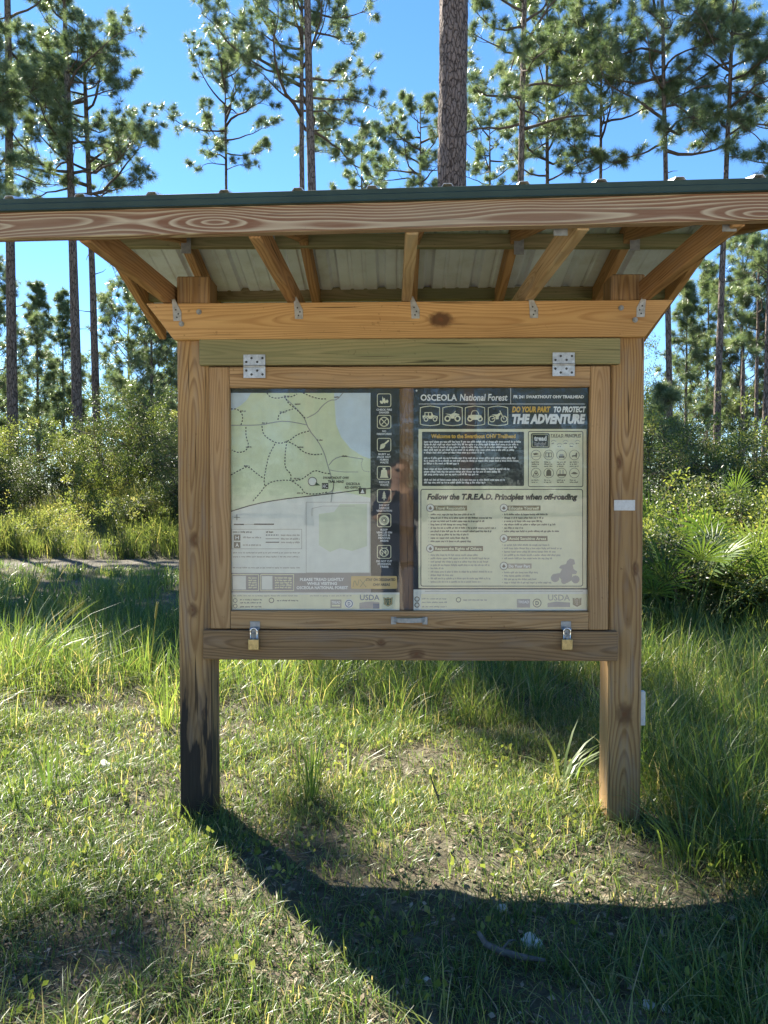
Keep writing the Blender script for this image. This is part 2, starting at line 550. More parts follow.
W_post_l = wood('post_pine', (0.53, 0.335, 0.15), (0.26, 0.138, 0.055), 0.012, 0.75, 0.09, 0.05, knots=[(0.12, 0.003, 0.035, 0.020), (-0.18, 0.01, 0.03, 0.022), (1.02, 0.01, 0.03, 0.018), (-0.62, -0.04, 0.02, 0.012)],
                char=-0.77, grey=0.4, seed=3)
W_post_r = wood('post_pine_rough', (0.52, 0.325, 0.145), (0.25, 0.132, 0.052), 0.012, 0.75, 0.09, 0.05, knots=[(-0.62, 0.002, 0.05, 0.035), (0.45, 0.03, 0.035, 0.015), (0.0, -0.04, 0.03, 0.015)], grey=0.4, seed=11)
W_beam = wood('tie_beam_pine', (0.68, 0.42, 0.18), (0.44, 0.22, 0.08), 0.007, 0.6, 0.05, 0.03, knots=[(0.135, 0.0, 0.05, 0.03)], seed=5, kdark=0.9)
W_head = wood('header_pine_greenish', (0.40, 0.34, 0.17), (0.20, 0.19, 0.085), 0.011, 0.6, 0.035, 0.03, tint=(0.24, 0.25, 0.125), tint_amt=0.6, seed=8)
W_rail = wood('bottom_rail_pine', (0.40, 0.255, 0.13), (0.20, 0.115, 0.055), 0.010, 0.75, 0.03, 0.04, knots=[(-0.12, 0.012, 0.02, 0.014), (0.03, -0.035, 0.035, 0.022)], grey=0.3, seed=21)
W_door = wood('door_frame_pine', (0.58, 0.37, 0.18), (0.33, 0.18, 0.08), 0.010, 0.7, 0.035, 0.04, grey=0.15, seed=31)
W_door2 = wood('door_rail_pine', (0.58, 0.37, 0.18), (0.31, 0.17, 0.075), 0.009, 0.7, 0.03, 0.03, grey=0.2, seed=41)
W_fascia = wood('fascia_pine_flat_sawn', (0.20, 0.082, 0.040), (0.56, 0.455, 0.30), 0.0085, 0.9, 0.03, 0.05, seed=55, thin=True, zoff=0.014)
W_raft = wood('rafter_pine', (0.52, 0.31, 0.145), (0.26, 0.13, 0.055), 0.011, 0.7, 0.03, 0.04, grey=0.2, seed=61)
W_raft_lit = wood('rafter_pine_lit', (0.66, 0.50, 0.30), (0.40, 0.24, 0.11), 0.010, 0.6, 0.03, 0.04, grey=0.4, seed=71)  # paler copy of the rafter pine, ground bounce put into its colour
W_purl = wood('purlin_pine_greenish', (0.34, 0.29, 0.165), (0.18, 0.16, 0.08), 0.012, 0.6, 0.03, 0.04, tint=(0.17, 0.20, 0.10), tint_amt=0.7, seed=81)
W_back = wood('back_board_pine', (0.34, 0.20, 0.10), (0.19, 0.095, 0.045), 0.016, 0.6, 0.03, 0.05, seed=91)

kiosk = tag(empty('information_kiosk', (0, 3.25, 0)), 'wooden trailhead information kiosk with two square posts, hinged glazed case and ribbed metal roof', 'information kiosk')

# posts (14 cm square) from the ground to their sawn stubs above the beam
PW = 0.14
xl0 = kx(178.0); xr1 = kx(643.3)
ztop = kz(275)
posts = []
for nm, x0, mat, sd in (('post', xl0, W_post_l, -1), ('post', xr1 - PW, W_post_r, 1)):
    p = board(nm, mat, (x0 + PW / 2, YP + PW / 2, -0.18), (x0 + PW / 2, YP + PW / 2, ztop), PW, PW, kiosk, bevel=0.006)
    posts.append(p)
tag(posts[0], 'left square post with charred black foot')
# white tags nailed to the right post
a, c = at(614, 500, YP - 0.003), at(635, 510.5, YP - 0.003)
mb = MB(); mb.box(a.x, c.x, YP - 0.004, YP - 0.0005, c.z, a.z)
tag(mb.build('marker_tag', M['white_tag'], None, posts[1], bevel=0.001), 'small white rectangular tag')
a, c = at(641, 691, YP + 0.03), at(646.5, 725, YP + 0.03)
mb = MB(); mb.box(xr1 + 0.001, xr1 + 0.024, YP + 0.02, YP + 0.045, c.z, a.z)
tag(mb.build('edge_plate', M['white_tag'], None, posts[1], bevel=0.002), 'white plastic strip on the outer side')

# tie beam with slanted ends, front and back of the posts
zb0, zb1 = kz(338, 400, YB), kz(301.5, 400, YB)
bx0, bx1 = kx(146, 303, YB), kx(673.5, 300, YB)
cut = 0.115
beam = board('tie_beam', W_beam, (bx0, (YB + YP) / 2, (zb0 + zb1) / 2 - 0.003), (bx1, (YB + YP) / 2, (zb0 + zb1) / 2 + 0.003), zb1 - zb0, YP - YB - 0.001, kiosk, ends=(cut, cut))
board('tie_beam', W_raft, (bx0, YP + PW + 0.02, (zb0 + zb1) / 2), (bx1, YP + PW + 0.02, (zb0 + zb1) / 2), zb1 - zb0, 0.038, kiosk, ends=(cut, cut))
for px, py in ((199, 312), (181.5, 324), (621, 308), (635, 320)):
    q = at(px, py, YB)
    mb = MB()
    mb.tube([(q.x, YB - 0.004, q.z), (q.x, YB + 0.002, q.z)], [0.011, 0.011], 14)
    mb.tube([(q.x, YB - 0.011, q.z), (q.x, YB - 0.003, q.z)], [0.0068, 0.0068], 6)
    mb.build('bolt', M['galv_dull'], None, beam)

# header board under the beam, bottom rail
hx0, hx1 = kx(199, 350, YB), kx(620.5, 350, YB)
hz1, hz0 = zb0 - 0.002, kz(364.5, 400, YB)
header = board('header_board', W_head, (hx0, (YB + YP) / 2, (hz0 + hz1) / 2), (hx1, (YB + YP) / 2, (hz0 + hz1) / 2), hz1 - hz0, 0.036, kiosk)
rz1, rz0 = kz(631, 400, YB), kz(660.5, 400, YB)
rail = board('bottom_rail', W_rail, (kx(203, 645, YB), (YB + YP) / 2, (rz0 + rz1) / 2), (kx(618, 645, YB), (YB + YP) / 2, (rz0 + rz1) / 2), rz1 - rz0, 0.036, kiosk)

# the case: back board and inner lining behind the door
YD = 3.150                         # front face of the door frame
YS = 3.176                         # glass
YG = 3.190                         # posters
pl1, pr0 = xl0 + PW, xr1 - PW
zq0, zq1 = rz0 + 0.012, zb1 - 0.012
back = board('back_board', W_back, ((pl1 + pr0) / 2, YG + 0.03, zq0), ((pl1 + pr0) / 2, YG + 0.03, zq1), pr0 - pl1 - 0.004, 0.038, kiosk)

door = tag(empty('door', ((pl1 + pr0) / 2, YD, hz0), kiosk), 'hinged glazed door of the display case')
dx0, dx1 = kx(209.8, 500, YD), kx(609.2, 500, YD)
dz1, dz0 = kz(366.5, 400, YD), kz(629.3, 400, YD)
sw = kx(229.5, 500, YD) - dx0
sw2 = dx1 - kx(590, 500, YD)
tz = dz1 - kz(387, 400, YD); bz = kz(611.5, 400, YD) - dz0
DT = 0.034; yc = YD + DT / 2
board('stile', W_door, (dx0 + sw / 2, yc, dz0), (dx0 + sw / 2, yc, dz1), sw, DT, door)
board('stile', W_door, (dx1 - sw2 / 2, yc, dz0), (dx1 - sw2 / 2, yc, dz1), sw2, DT, door)
board('rail', W_door2, (dx0 + sw + 0.001, yc + 0.001, dz1 - tz / 2), (dx1 - sw2 - 0.001, yc + 0.001, dz1 - tz / 2), tz, DT, door)
lowrail = board('rail', W_door2, (dx0 + sw + 0.001, yc + 0.001, dz0 + bz / 2), (dx1 - sw2 - 0.001, yc + 0.001, dz0 + bz / 2), bz, DT, door)
gx0, gx1, gz0, gz1 = dx0 + sw, dx1 - sw2, dz0 + bz, dz1 - tz

# clear acrylic pane: a smooth skin that reflects by Fresnel, slightly wavy
m, t, out = new_mat('acrylic_pane'); b = NB(t)
tcn = b.n('ShaderNodeTexCoord')
wav = b.noise(b.scale(tcn.outputs['Object'], (9, 1, 2.2)), 1.0, 2.0)
wav2 = b.noise(b.scale(tcn.outputs['Object'], (40, 1, 14)), 1.0, 2.0)
bp = b.bump(b.math('ADD', wav, b.math('MULTIPLY', wav2, 0.12)), 0.13, 0.004)
gl = b.n('ShaderNodeBsdfGlossy'); gl.inputs['Roughness'].default_value = 0.02
b.l(bp, gl.inputs['Normal'])
tr = b.n('ShaderNodeBsdfTransparent'); tr.inputs[0].default_value = (0.95, 0.955, 0.95, 1)
fn = b.n('ShaderNodeFresnel')
geo = b.n('ShaderNodeNewGeometry')
b.l(b.mapr(geo.outputs['Backfacing'], 0, 1, 1.58, 1 / 1.58), fn.inputs['IOR'])
b.l(bp, fn.inputs['Normal'])
mx = b.n('ShaderNodeMixShader'); b.l(b.math('MULTIPLY', fn.outputs[0], 1.3, None, True), mx.inputs[0]); b.l(tr.outputs[0], mx.inputs[1]); b.l(gl.outputs[0], mx.inputs[2])
# thin film of dust with streaks
df = b.n('ShaderNodeBsdfDiffuse'); df.inputs[0].default_value = (0.62, 0.60, 0.56, 1)
dst = b.noise(b.scale(tcn.outputs['Object'], (24, 1, 3.0)), 1.0, 4.0, 0.65)
mx2 = b.n('ShaderNodeMixShader'); b.l(b.mapr(dst, 0.5, 0.85, 0.0, 0.05), mx2.inputs[0]); b.l(mx.outputs[0], mx2.inputs[1]); b.l(df.outputs[0], mx2.inputs[2])
b.l(mx2.outputs[0], out.inputs[0])
mb = MB()
mb.add([(gx0 - .004, YS, gz0 - .004), (gx1 + .004, YS, gz0 - .004), (gx1 + .004, YS, gz1 + .004), (gx0 - .004, YS, gz1 + .004)], [(0, 1, 2, 3)])
mb.build('pane', m, None, door)

# hinges: two leaves with a knuckle and eight screws
for px, py in ((254.5, 366.4), (563.5, 364.4)):
    q = at(px, py, YB)
    hw, hh = 0.046, 0.049
    mb = MB()
    mb.box(q.x - hw, q.x + hw, YB - 0.0035, YB - 0.0008, q.z + 0.003, q.z + hh)
    mb.box(q.x - hw, q.x + hw, YB - 0.0035, YB - 0.0008, q.z - hh, q.z - 0.003)
    mb.tube([(q.x - hw, YB - 0.004, q.z), (q.x + hw, YB - 0.004, q.z)], [0.005, 0.005], 10)
    h = mb.build('hinge', M['galv'], None, door, bevel=0.0006)
    for s in (1, -1):
        mb = MB()
        for k, (sx, sz) in enumerate(((-0.034, 0.018), (-0.012, 0.034), (0.012, 0.018), (0.034, 0.034))):
            c = (q.x + sx, q.z + s * sz)
            mb.tube([(c[0], YB - 0.0048, c[1]), (c[0], YB - 0.003, c[1])], [0.0048, 0.0055], 10)
        mb.build('screw', M['hole'], None, h)

# pull handle on the lower rail
a = at(391, 620.5, YD); c = at(427.5, 620.5, YD)
mb = MB()
zc_ = a.z
for x0, x1 in ((a.x, a.x + 0.022), (c.x - 0.022, c.x)):
    mb.box(x0, x1, YD - 0.004, YD, zc_ - 0.016, zc_ + 0.016)
pts = []
for s in np.linspace(0, 1, 9):
    pts.append((a.x + 0.011 + s * (c.x - a.x - 0.022), YD - 0.004 - 0.026 * math.sin(PI * s) ** 0.6, zc_ + 0.004))
v = []
for p in pts: v += [(p[0], p[1], p[2] - 0.010), (p[0], p[1], p[2] + 0.010), (p[0], p[1] + 0.004, p[2] + 0.010), (p[0], p[1] + 0.004, p[2] - 0.010)]
f = []
for i in range(8):
    for j in range(4): f.append((i * 4 + j, i * 4 + (j + 1) % 4, i * 4 + 4 + (j + 1) % 4, i * 4 + 4 + j))
mb.add(v, f)
mb.build('handle', M['galv_dull'], None, door, bevel=0.0008)

# hasps and padlocks
hasp_specs = [(254.6, 'brass padlock hanging from the left hasp under the map poster'), (566.0, 'brass padlock hanging from the right hasp under the rules poster')]
for px, lab in hasp_specs:
    q = at(px, 630, YB)
    mb = MB()
    zt, zm = kz(621.5, px, YB), kz(630, px, YB)
    x0 = q.x
    mb.box(x0 - 0.020, x0 + 0.022, YD - 0.0045, YD - 0.001, zm + 0.004, zt)           # leaf on the door
    mb.box(x0 - 0.013, x0 + 0.018, YB - 0.0095, YB - 0.006, zm - 0.058, zm + 0.010)    # flap over the rail
    mb.tube([(x0 - 0.02, YB - 0.006, zm + 0.006), (x0 + 0.022, YB - 0.006, zm + 0.006)], [0.0045, 0.0045], 8)
    hp = mb.build('hasp', M['galv_dull'], None, door, bevel=0.0008)
    mb = MB()                                                                           # staple the shackle passes through
    mb.tube([(x0 - 0.001, YB, zm - 0.012), (x0 - 0.001, YB - 0.026, zm - 0.012), (x0 - 0.001, YB - 0.026, zm - 0.034), (x0 - 0.001, YB, zm - 0.034)], [0.0032] * 4, 8)
    mb.build('staple', M['galv_dull'], None, hp, smooth=False)
    lk = tag(empty('padlock', (x0, YB - 0.02, kz(637, px, YB))), lab, 'padlock')
    zb, zt2 = kz(648.7, px, YB), kz(638, px, YB)
    mb = MB()
    mb.box(x0 - 0.0225, x0 + 0.0225, YB - 0.0285, YB - 0.0105, zb, zt2)
    body = mb.build('body', M['brass'], None, lk, bevel=0.0025, seg=2)
    ztop2 = kz(627.3, px, YB)
    r = 0.0135
    pts = [(x0 - r, YB - 0.0195, zt2 - 0.004), (x0 - r, YB - 0.0195, ztop2 - r)]
    for a_ in np.linspace(PI, 0, 9)[1:-1]: pts.append((x0 + r * math.cos(a_), YB - 0.0195, ztop2 - r + r * math.sin(a_)))
    pts += [(x0 + r, YB - 0.0195, ztop2 - r), (x0 + r, YB - 0.0195, zt2 - 0.004)]
    mb = MB(); mb.tube(pts, [0.0036] * len(pts), 10)
    mb.build('shackle', M['chrome'], None, lk, smooth=True)

# ------------------------------------------------------------------ roof
# eave line of the fascia (the roof sits a little askew on the posts)
FL, FR = at(0, 238.5, 2.36), at(768, 219.5, 2.25)
fd = (FR - FL) / (FR.x - FL.x)
EX0, EX1 = -1.29, 1.37
def eave(x): return FL + fd * (x - FL.x)
E0, E1 = eave(EX0), eave(EX1)
FH = 0.083
YR = 3.25
ZR = 2.548                            # underside of the sheet at the ridge
roof = tag(empty('roof', (0, YR, ZR), kiosk), 'low gable roof of ribbed metal on pine rafters')
cen = lambda p, dz=0.0, dy=0.0: Vector((p.x, p.y + dy, p.z + dz))
board('fascia_board', W_fascia, cen(E0, FH / 2, 0.019), cen(E1, FH / 2, 0.019), FH, 0.036, roof)


def sheet_z(x, y):
    e = eave(x)
    zf = e.z + FH + 0.0285
    if y <= YR: return zf + (ZR - zf) * (y - e.y) / (YR - e.y)
    return ZR + (zf - 0.02 - ZR) * (y - YR) / (YR - e.y + 0.02)


# ribbed sheet: trapezoid ribs every 9 inches, two small ribs between
prof = []
rib = 0.2286
xs0 = kx(70, 184, 2.28) - 7 * rib
k = 0
x = xs0
prof = []
for k in range(18):
    xr = xs0 + k * rib
    for dx, dz in ((-0.024, 0), (-0.011, 0.019), (0.011, 0.019), (0.024, 0), (0.070, 0), (0.076, 0.004), (0.086, 0.004), (0.092, 0), (0.136, 0), (0.142, 0.004), (0.152, 0.004), (0.158, 0)):
        xx = xr + dx
        if EX0 - 0.02 < xx < EX1 + 0.02: prof.append((xx, dz))
mb = MB()
EY = lambda x: eave(x).y + 0.001
yb_eave = lambda x: 2 * YR - eave(x).y + 0.03
for (ya, yb_, nm) in ((EY, lambda x: YR, 'f'), (lambda x: YR, yb_eave, 'b')):
    rows = 7
    v = []
    for r_ in range(rows):
        for (xx, dz) in prof:
            y = ya(xx) + (yb_(xx) - ya(xx)) * r_ / (rows - 1)
            v.append((xx, y, sheet_z(xx, y) + dz + 0.001))
    n = len(prof)
    f = [(r_ * n + i, r_ * n + i + 1, r_ * n + n + i + 1, r_ * n + n + i) for r_ in range(rows - 1) for i in range(n - 1)]
    mb.add(v, f)
sheet = mb.build('metal_sheet', M['roof_under'], None, roof)
sm = sheet.modifiers.new('thickness', 'SOLIDIFY'); sm.thickness = 0.0012; sm.offset = 1
# ridge cap
mb = MB()
v = []
for xx in (EX0 - 0.02, EX1 + 0.02):
    for dy, dz in ((-0.15, 0.022), (0, 0.050), (0.15, 0.022)):
        v.append((xx, YR + dy, sheet_z(xx, YR + dy) + dz))
mb.add(v, [(0, 3, 4, 1), (1, 4, 5, 2)])
rc = mb.build('ridge_cap', M['green_trim'], None, roof)
sm = rc.modifiers.new('thickness', 'SOLIDIFY'); sm.thickness = 0.0015
# green eave trim: a lipped drip edge in front of the sheet's end
zt0 = FH + 0.001
prof_t = [(0.012, zt0 + 0.041), (-0.0, zt0 + 0.042), (-0.004, zt0 + 0.040), (-0.004, zt0 + 0.026), (-0.010, zt0 + 0.021), (-0.010, zt0 + 0.006), (-0.013, zt0 + 0.001), (-0.010, zt0), (0.010, zt0 + 0.0005)]
for nm, flip in (('eave_trim', 1), ('eave_trim', -1)):
    mb = MB(); v = []
    for x in (EX0 - 0.03, EX1 + 0.03):
        e = eave(x)
        for dy, dz in prof_t:
            yy = e.y + dy - 0.001 if flip == 1 else 2 * YR - e.y - dy + 0.03
            v.append((x, yy, e.z + dz - 0.004 - (0.0 if flip == 1 else 0.02)))
    n = len(prof_t)
    f = [(i, i + 1, n + i + 1, n + i) for i in range(n - 1)] + [tuple(range(n)), tuple(range(n, 2 * n))]
    mb.add(v, f)
    mb.build(nm, M['green_trim'], None, roof)

# trusses: level bottom chord and two rafters each
chords = [((76, 236), (173, 302)), ((252, 232), (291.5, 300)), ((412.5, 228), (405, 300)), ((583, 226.5), (524, 299)), ((735, 223), (648, 300))]
CH = 0.085
for i, ((ax, ay), (bx_, by)) in enumerate(chords):
    xf = at(ax, ay, 2.32).x
    xb = at(bx_, by, 3.14).x
    xe = xb + (xb - xf) * 0.2
    e = eave(xf)
    zf = e.z - 0.004
    zb = zb1 + 0.003
    yb2 = 2 * YR - e.y - 0.04
    board('bottom_chord', W_raft_lit if i in (2, 3) else W_raft, (xf, e.y + 0.040, zf + CH / 2), (xb, yb2, zb + CH / 2 + 0.0), CH, 0.038, roof, back=(1, 0, 0))
    xr_ = (xf + xb) / 2 + 0.040 * (1 if i < 3 else -1)
    RH = 0.085
    for s in (1, -1):
        y0, y1 = (e.y + 0.05, YR - 0.004) if s == 1 else (2 * YR - e.y - 0.06, YR + 0.004)
        z0, z1 = sheet_z(xr_, y0) - RH / 2 - 0.006, sheet_z(xr_, y1) - RH / 2 - 0.006
        board('rafter', W_raft, (xr_, y0, z0), (xr_, y1, z1), RH, 0.038, roof, back=(1, 0, 0))
# ridge purlin, rear purlin, rear fascia
zp = kz(247.5, 400, YR + 0.02)
board('purlin', W_purl, (EX0 + 0.02, YR + 0.04, zp + 0.03 + 0.01), (EX1 - 0.02, YR + 0.04, zp + 0.03 - 0.006), 0.058, 0.036, roof)
yq = 3.80
zq = kz(300.5, 400, yq) + 0.002
board('purlin', W_purl, (EX0 + 0.02, yq, zq + 0.03), (EX1 - 0.02, yq, zq + 0.03), 0.062, 0.036, roof)
B0, B1 = Vector((EX0, 2 * YR - E0.y - 0.02, E0.z - 0.02)), Vector((EX1, 2 * YR - E1.y - 0.02, E1.z - 0.02))
B0, B1 = B0 + Vector((0.14, 0, 0)), B1 - Vector((0.14, 0, 0))
board('fascia_board', W_raft, cen(B0, FH / 2), cen(B1, FH / 2), FH, 0.036, roof)
# verge rafters at the two gable ends
for xv in (EX0 + 0.02, EX1 - 0.02):
    e = eave(xv)
    for y0, y1 in ((e.y + 0.04, YR - 0.004), (2 * YR - e.y - 0.06, YR + 0.004)):
        board('verge_rafter', W_raft, (xv, y0, sheet_z(xv, y0) - 0.046), (xv, y1, sheet_z(xv, y1) - 0.046), 0.085, 0.036, roof, back=(1, 0, 0))
# galvanised ties: straps at the beam, plates at the eave
for px, py, s in ((177, 312, 1), (298.5, 310, 1), (415, 309.5, 1), (533.5, 309, 1), (641, 308, -1)):
    q = at(px, py, YB)
    u = 1 / 239.0
    y0 = YB - 0.0025
    poly = [(-5 * s, 12.5), (-2 * s, 13), (2 * s, 5), (4.5 * s, 0), (4.5 * s, -9), (-3.5 * s, -9), (-4 * s, 0)]
    poly = [(q.x + a_ * u, q.z + c_ * u) for a_, c_ in poly]
    mb = MB(); mb.prism(poly, y0, YB - 0.0005)
    o = mb.build('metal_strap', M['galv'], None, roof, bevel=0.0005)
    mb = MB()
    for a_, c_ in ((0, -5.5), (1.5 * s, -2), (-1 * s, 2)):
        mb.tube([(q.x + a_ * u, y0 - 0.001, q.z + c_ * u), (q.x + a_ * u, y0 + 0.001, q.z + c_ * u)], [0.0035, 0.0035], 8)
    # screws are a surface detail of the strap: joined into it
    o.data.materials.append(M['hole'])
    o2 = mb.build('tmp', M['hole'], None, roof)
    bm = bmesh.new(); bm.from_mesh(o.data); nf = len(bm.faces); bm.from_mesh(o2.data); bm.faces.ensure_lookup_table()
    for k_ in range(nf, len(bm.faces)): bm.faces[k_].material_index = 1
    bm.to_mesh(o.data); bm.free(); bpy.data.objects.remove(o2)
for px, py in ((717.5, 230), (556.5, 231.5)):
    q = at(px, py, 2.40)
    e = eave(q.x)
    mb = MB()
    y0 = e.y + 0.06
    xx = q.x
    mb.box(xx - 0.0215, xx + 0.0215, y0, y0 + 0.0018, q.z - 0.034, q.z + 0.032)
    o = mb.build('tie_plate', M['galv_dull'], None, roof)
for px, py in ((519, 245), (635, 241), (270, 243), (186, 244)):
    q = at(px, py, YR - 0.012)
    mb = MB(); mb.box(q.x - 0.021, q.x + 0.021, YR - 0.012, YR - 0.010, q.z - 0.04, q.z + 0.04)
    mb.build('tie_plate', M['galv_dull'], None, roof)
# ------------------------------------------------------------------ the posters (printed sheets behind the pane)
_pm = {}


def ink(name, rgb, rough=0.55, wash=None):
    if name not in _pm:
        _pm[name] = plain('print_' + name, lin(*rgb) if max(rgb) > 1 else rgb, rough, 0.3, 0.0, 0.05, 22.0)
    return _pm[name]


DARK = 'charcoal_ink'; CREAM = 'cream_paper'; WHITE = 'white_ink'; YEL = 'amber_ink'; INKB = 'black_ink'; BRN = 'brown_ink'; GREY = 'warm_grey_ink'
INKS = {DARK: (0.030, 0.034, 0.036), CREAM: (0.85, 0.82, 0.56), WHITE: (0.92, 0.92, 0.87), YEL: (0.75, 0.46, 0.07), INKB: (0.03, 0.03, 0.028), BRN: (0.20, 0.165, 0.11),
        GREY: (0.34, 0.31, 0.29), 'pale_paper': (0.84, 0.83, 0.72), 'map_green': (0.75, 0.82, 0.53), 'map_blue': (0.68, 0.79, 0.83), 'map_pale': (0.84, 0.86, 0.76), 'map_road': (0.36, 0.37, 0.33),
        'body_ink': (0.17, 0.155, 0.11), 'faded_ink': (0.44, 0.41, 0.34), 'shield_green': (0.06, 0.13, 0.07), 'usda_blue': (0.10, 0.16, 0.25), 'gold_ink': (0.70, 0.50, 0.20), 'map_forest': (0.70, 0.77, 0.55),
        'silhouette': (0.42, 0.385, 0.36), 'olive_bar': (0.24, 0.20, 0.10), 'washout_bar': (0.47, 0.40, 0.30)}
FONT_CACHE = {}


def text_poly(s, shear=0.0, bold=0.0):
    """outline mesh of a line of lettering: verts (n,2) in a unit-height box, faces"""
    key = (s, shear, bold)
    if key in FONT_CACHE: return FONT_CACHE[key]
    cu = bpy.data.curves.new('lettering', 'FONT')
    cu.body = s
    cu.size = 1.0
    cu.shear = shear
    cu.offset = bold
    cu.resolution_u = 2
    cu.fill_mode = 'FRONT'
    o = bpy.data.objects.new('lettering', cu)
    COL.objects.link(o)
    me = bpy.data.meshes.new_from_object(o)
    v = np.array([vv.co[:2] for vv in me.vertices]) if len(me.vertices) else np.zeros((0, 2))
    f = [tuple(p.vertices) for p in me.polygons]
    bpy.data.objects.remove(o); bpy.data.curves.remove(cu); bpy.data.meshes.remove(me)
    FONT_CACHE[key] = (v, f)
    return v, f


class Print:
    """flat printing on a sheet at depth d; coordinates are the photograph's pixels turned into the sheet's plane"""

    def __init__(self, d): self.d = d; self.items = {}; self.order = []

    def pt(self, x, y, lay): 
        p = at(x, y, YG)
        return (p.x, self.d - 0.0004 * lay, p.z)

    def add(self, ink_, pts, faces, lay):
        if ink_ not in self.items: self.items[ink_] = MB()
        self.items[ink_].add([self.pt(x, y, lay) for x, y in pts], faces)

    def poly(self, ink_, pts, lay): self.add(ink_, pts, [tuple(range(len(pts)))], lay)

    def rect(self, ink_, x0, y0, x1, y1, lay, r=0.0):
        if r <= 0: self.poly(ink_, [(x0, y0), (x1, y0), (x1, y1), (x0, y1)], lay)
        else: self.poly(ink_, self.rr(x0, y0, x1, y1, r), lay)

    @staticmethod
    def rr(x0, y0, x1, y1, r, n=4):
        pts = []
        for cx, cy, a0 in ((x1 - r, y0 + r, -90), (x1 - r, y1 - r, 0), (x0 + r, y1 - r, 90), (x0 + r, y0 + r, 180)):
            for k in range(n + 1):
                a = R(a0 + 90 * k / n)
                pts.append((cx + r * math.cos(a), cy + r * math.sin(a)))
        return pts

    def ringp(self, ink_, outer, inner, lay):
        n = len(outer)
        self.add(ink_, outer + inner, [(i, (i + 1) % n, n + (i + 1) % n, n + i) for i in range(n)], lay)

    def frame(self, ink_, x0, y0, x1, y1, w, lay, r=0.0):
        if r > 0: self.ringp(ink_, self.rr(x0, y0, x1, y1, r), self.rr(x0 + w, y0 + w, x1 - w, y1 - w, max(r - w, 0.05)), lay)
        else: self.ringp(ink_, [(x0, y0), (x1, y0), (x1, y1), (x0, y1)], [(x0 + w, y0 + w), (x1 - w, y0 + w), (x1 - w, y1 - w), (x0 + w, y1 - w)], lay)

    def disc(self, ink_, cx, cy, r, lay, n=20): self.poly(ink_, [(cx + r * math.cos(a), cy + r * math.sin(a)) for a in np.linspace(0, 2 * PI, n, endpoint=False)], lay)

    def ring(self, ink_, cx, cy, r, w, lay, n=24):
        a = np.linspace(0, 2 * PI, n, endpoint=False)
        self.ringp(ink_, [(cx + r * math.cos(q), cy + r * math.sin(q)) for q in a], [(cx + (r - w) * math.cos(q), cy + (r - w) * math.sin(q)) for q in a], lay)

    def line(self, ink_, pts, w, lay, dash=None):
        pts = [np.array(p, float) for p in pts]
        # smooth the corners once
        if len(pts) > 2:
            q = [pts[0]]
            for i in range(len(pts) - 1):
                q += [pts[i] * .75 + pts[i + 1] * .25, pts[i] * .25 + pts[i + 1] * .75]
            q.append(pts[-1]); pts = q
        segs = []
        if dash is None: segs = [(pts[i], pts[i + 1]) for i in range(len(pts) - 1)]
        else:
            on, off = dash; pos = 0.0
            for i in range(len(pts) - 1):
                a, b_ = pts[i], pts[i + 1]; L = np.linalg.norm(b_ - a); s = 0.0
                while s < L:
                    ph = pos % (on + off)
                    step = (on - ph) if ph < on else (on + off - ph)
                    e = min(L, s + step)
                    if ph < on: segs.append((a + (b_ - a) * s / L, a + (b_ - a) * e / L))
                    pos += e - s + 1e-9; s = e + 1e-9
        for a, b_ in segs:
            d = b_ - a; L = np.linalg.norm(d)
            if L < 1e-6: continue
            nrm = np.array([-d[1], d[0]]) / L * w / 2
            ex = d / L * (w * 0.25 if dash is None else 0)
            self.poly(ink_, [tuple(a - ex + nrm), tuple(b_ + ex + nrm), tuple(b_ + ex - nrm), tuple(a - ex - nrm)], lay)

    def text(self, ink_, s, x0, x1, y0, y1, lay, shear=0.0, bold=0.0):
        v, f = text_poly(s, shear, bold * 1.0 + 0.014)
        if not len(v): return
        # the box is measured on the capitals so that descenders hang below it
        lo, hi = v.min(0), v.max(0)
        top = 0.729
        has_up = any(c.isupper() or c.isdigit() or c in 'bdfhklt' for c in s)
        hi_y = hi[1] if has_up else hi[1]
        sx = (x1 - x0) / (hi[0] - lo[0]); sy = (y1 - y0) / max(hi_y, 0.3)
        self.add(ink_, [(x0 + (p[0] - lo[0]) * sx, y1 - p[1] * sy) for p in v], f, lay)

    def words(self, ink_, x0, x1, y, h, lay, rs, fill=1.0):
        """one line of small print too fine to read: letter-like strokes grouped in words"""
        x = x0
        end = x0 + (x1 - x0) * fill
        while x < end:
            k = rs.integers(2, 9)
            for _ in range(k):
                w = rs.uniform(0.35, 0.75)
                if x + w > end: break
                up = rs.choice([0.0, 0.0, 0.30, -0.22])
                hh = h * 0.72
                self.rect(ink_, x, y + (h - hh) - (up * h if up > 0 else 0), x + w, y + h - (up * h if up < 0 else 0), lay)
                x += w + 0.16
            x += 0.75

    def build(self, name, parent):
        names = list(self.items)
        mb = MB(); mats = []
        for i, k in enumerate(names):
            s = self.items[k]
            mats.append(ink(k, INKS[k]))
            off = mb.n
            mb.v += s.v; mb.f += [tuple(q + off for q in f) for f in s.f]; mb.m += [i] * len(s.f); mb.n += s.n
        me = bpy.data.meshes.new(name)
        me.from_pydata([tuple(p) for p in np.concatenate(mb.v)], [], mb.f)
        for m in mats: me.materials.append(m)
        me.polygons.foreach_set('material_index', mb.m)
        me.update()
        return place(bpy.data.objects.new(name, me), None, parent)


def sheet_mesh(name, x0, y0, x1, y1, ink_, curl=0.0, parent=None):
    """paper with a real thickness"""
    a, c = at(x0, y0, YG), at(x1, y1, YG)
    mb = MB(); mb.box(a.x, c.x, YG, YG + 0.0015, c.z, a.z)
    return mb.build(name, ink(ink_, INKS[ink_]), None, parent)


rs = np.random.default_rng(5)
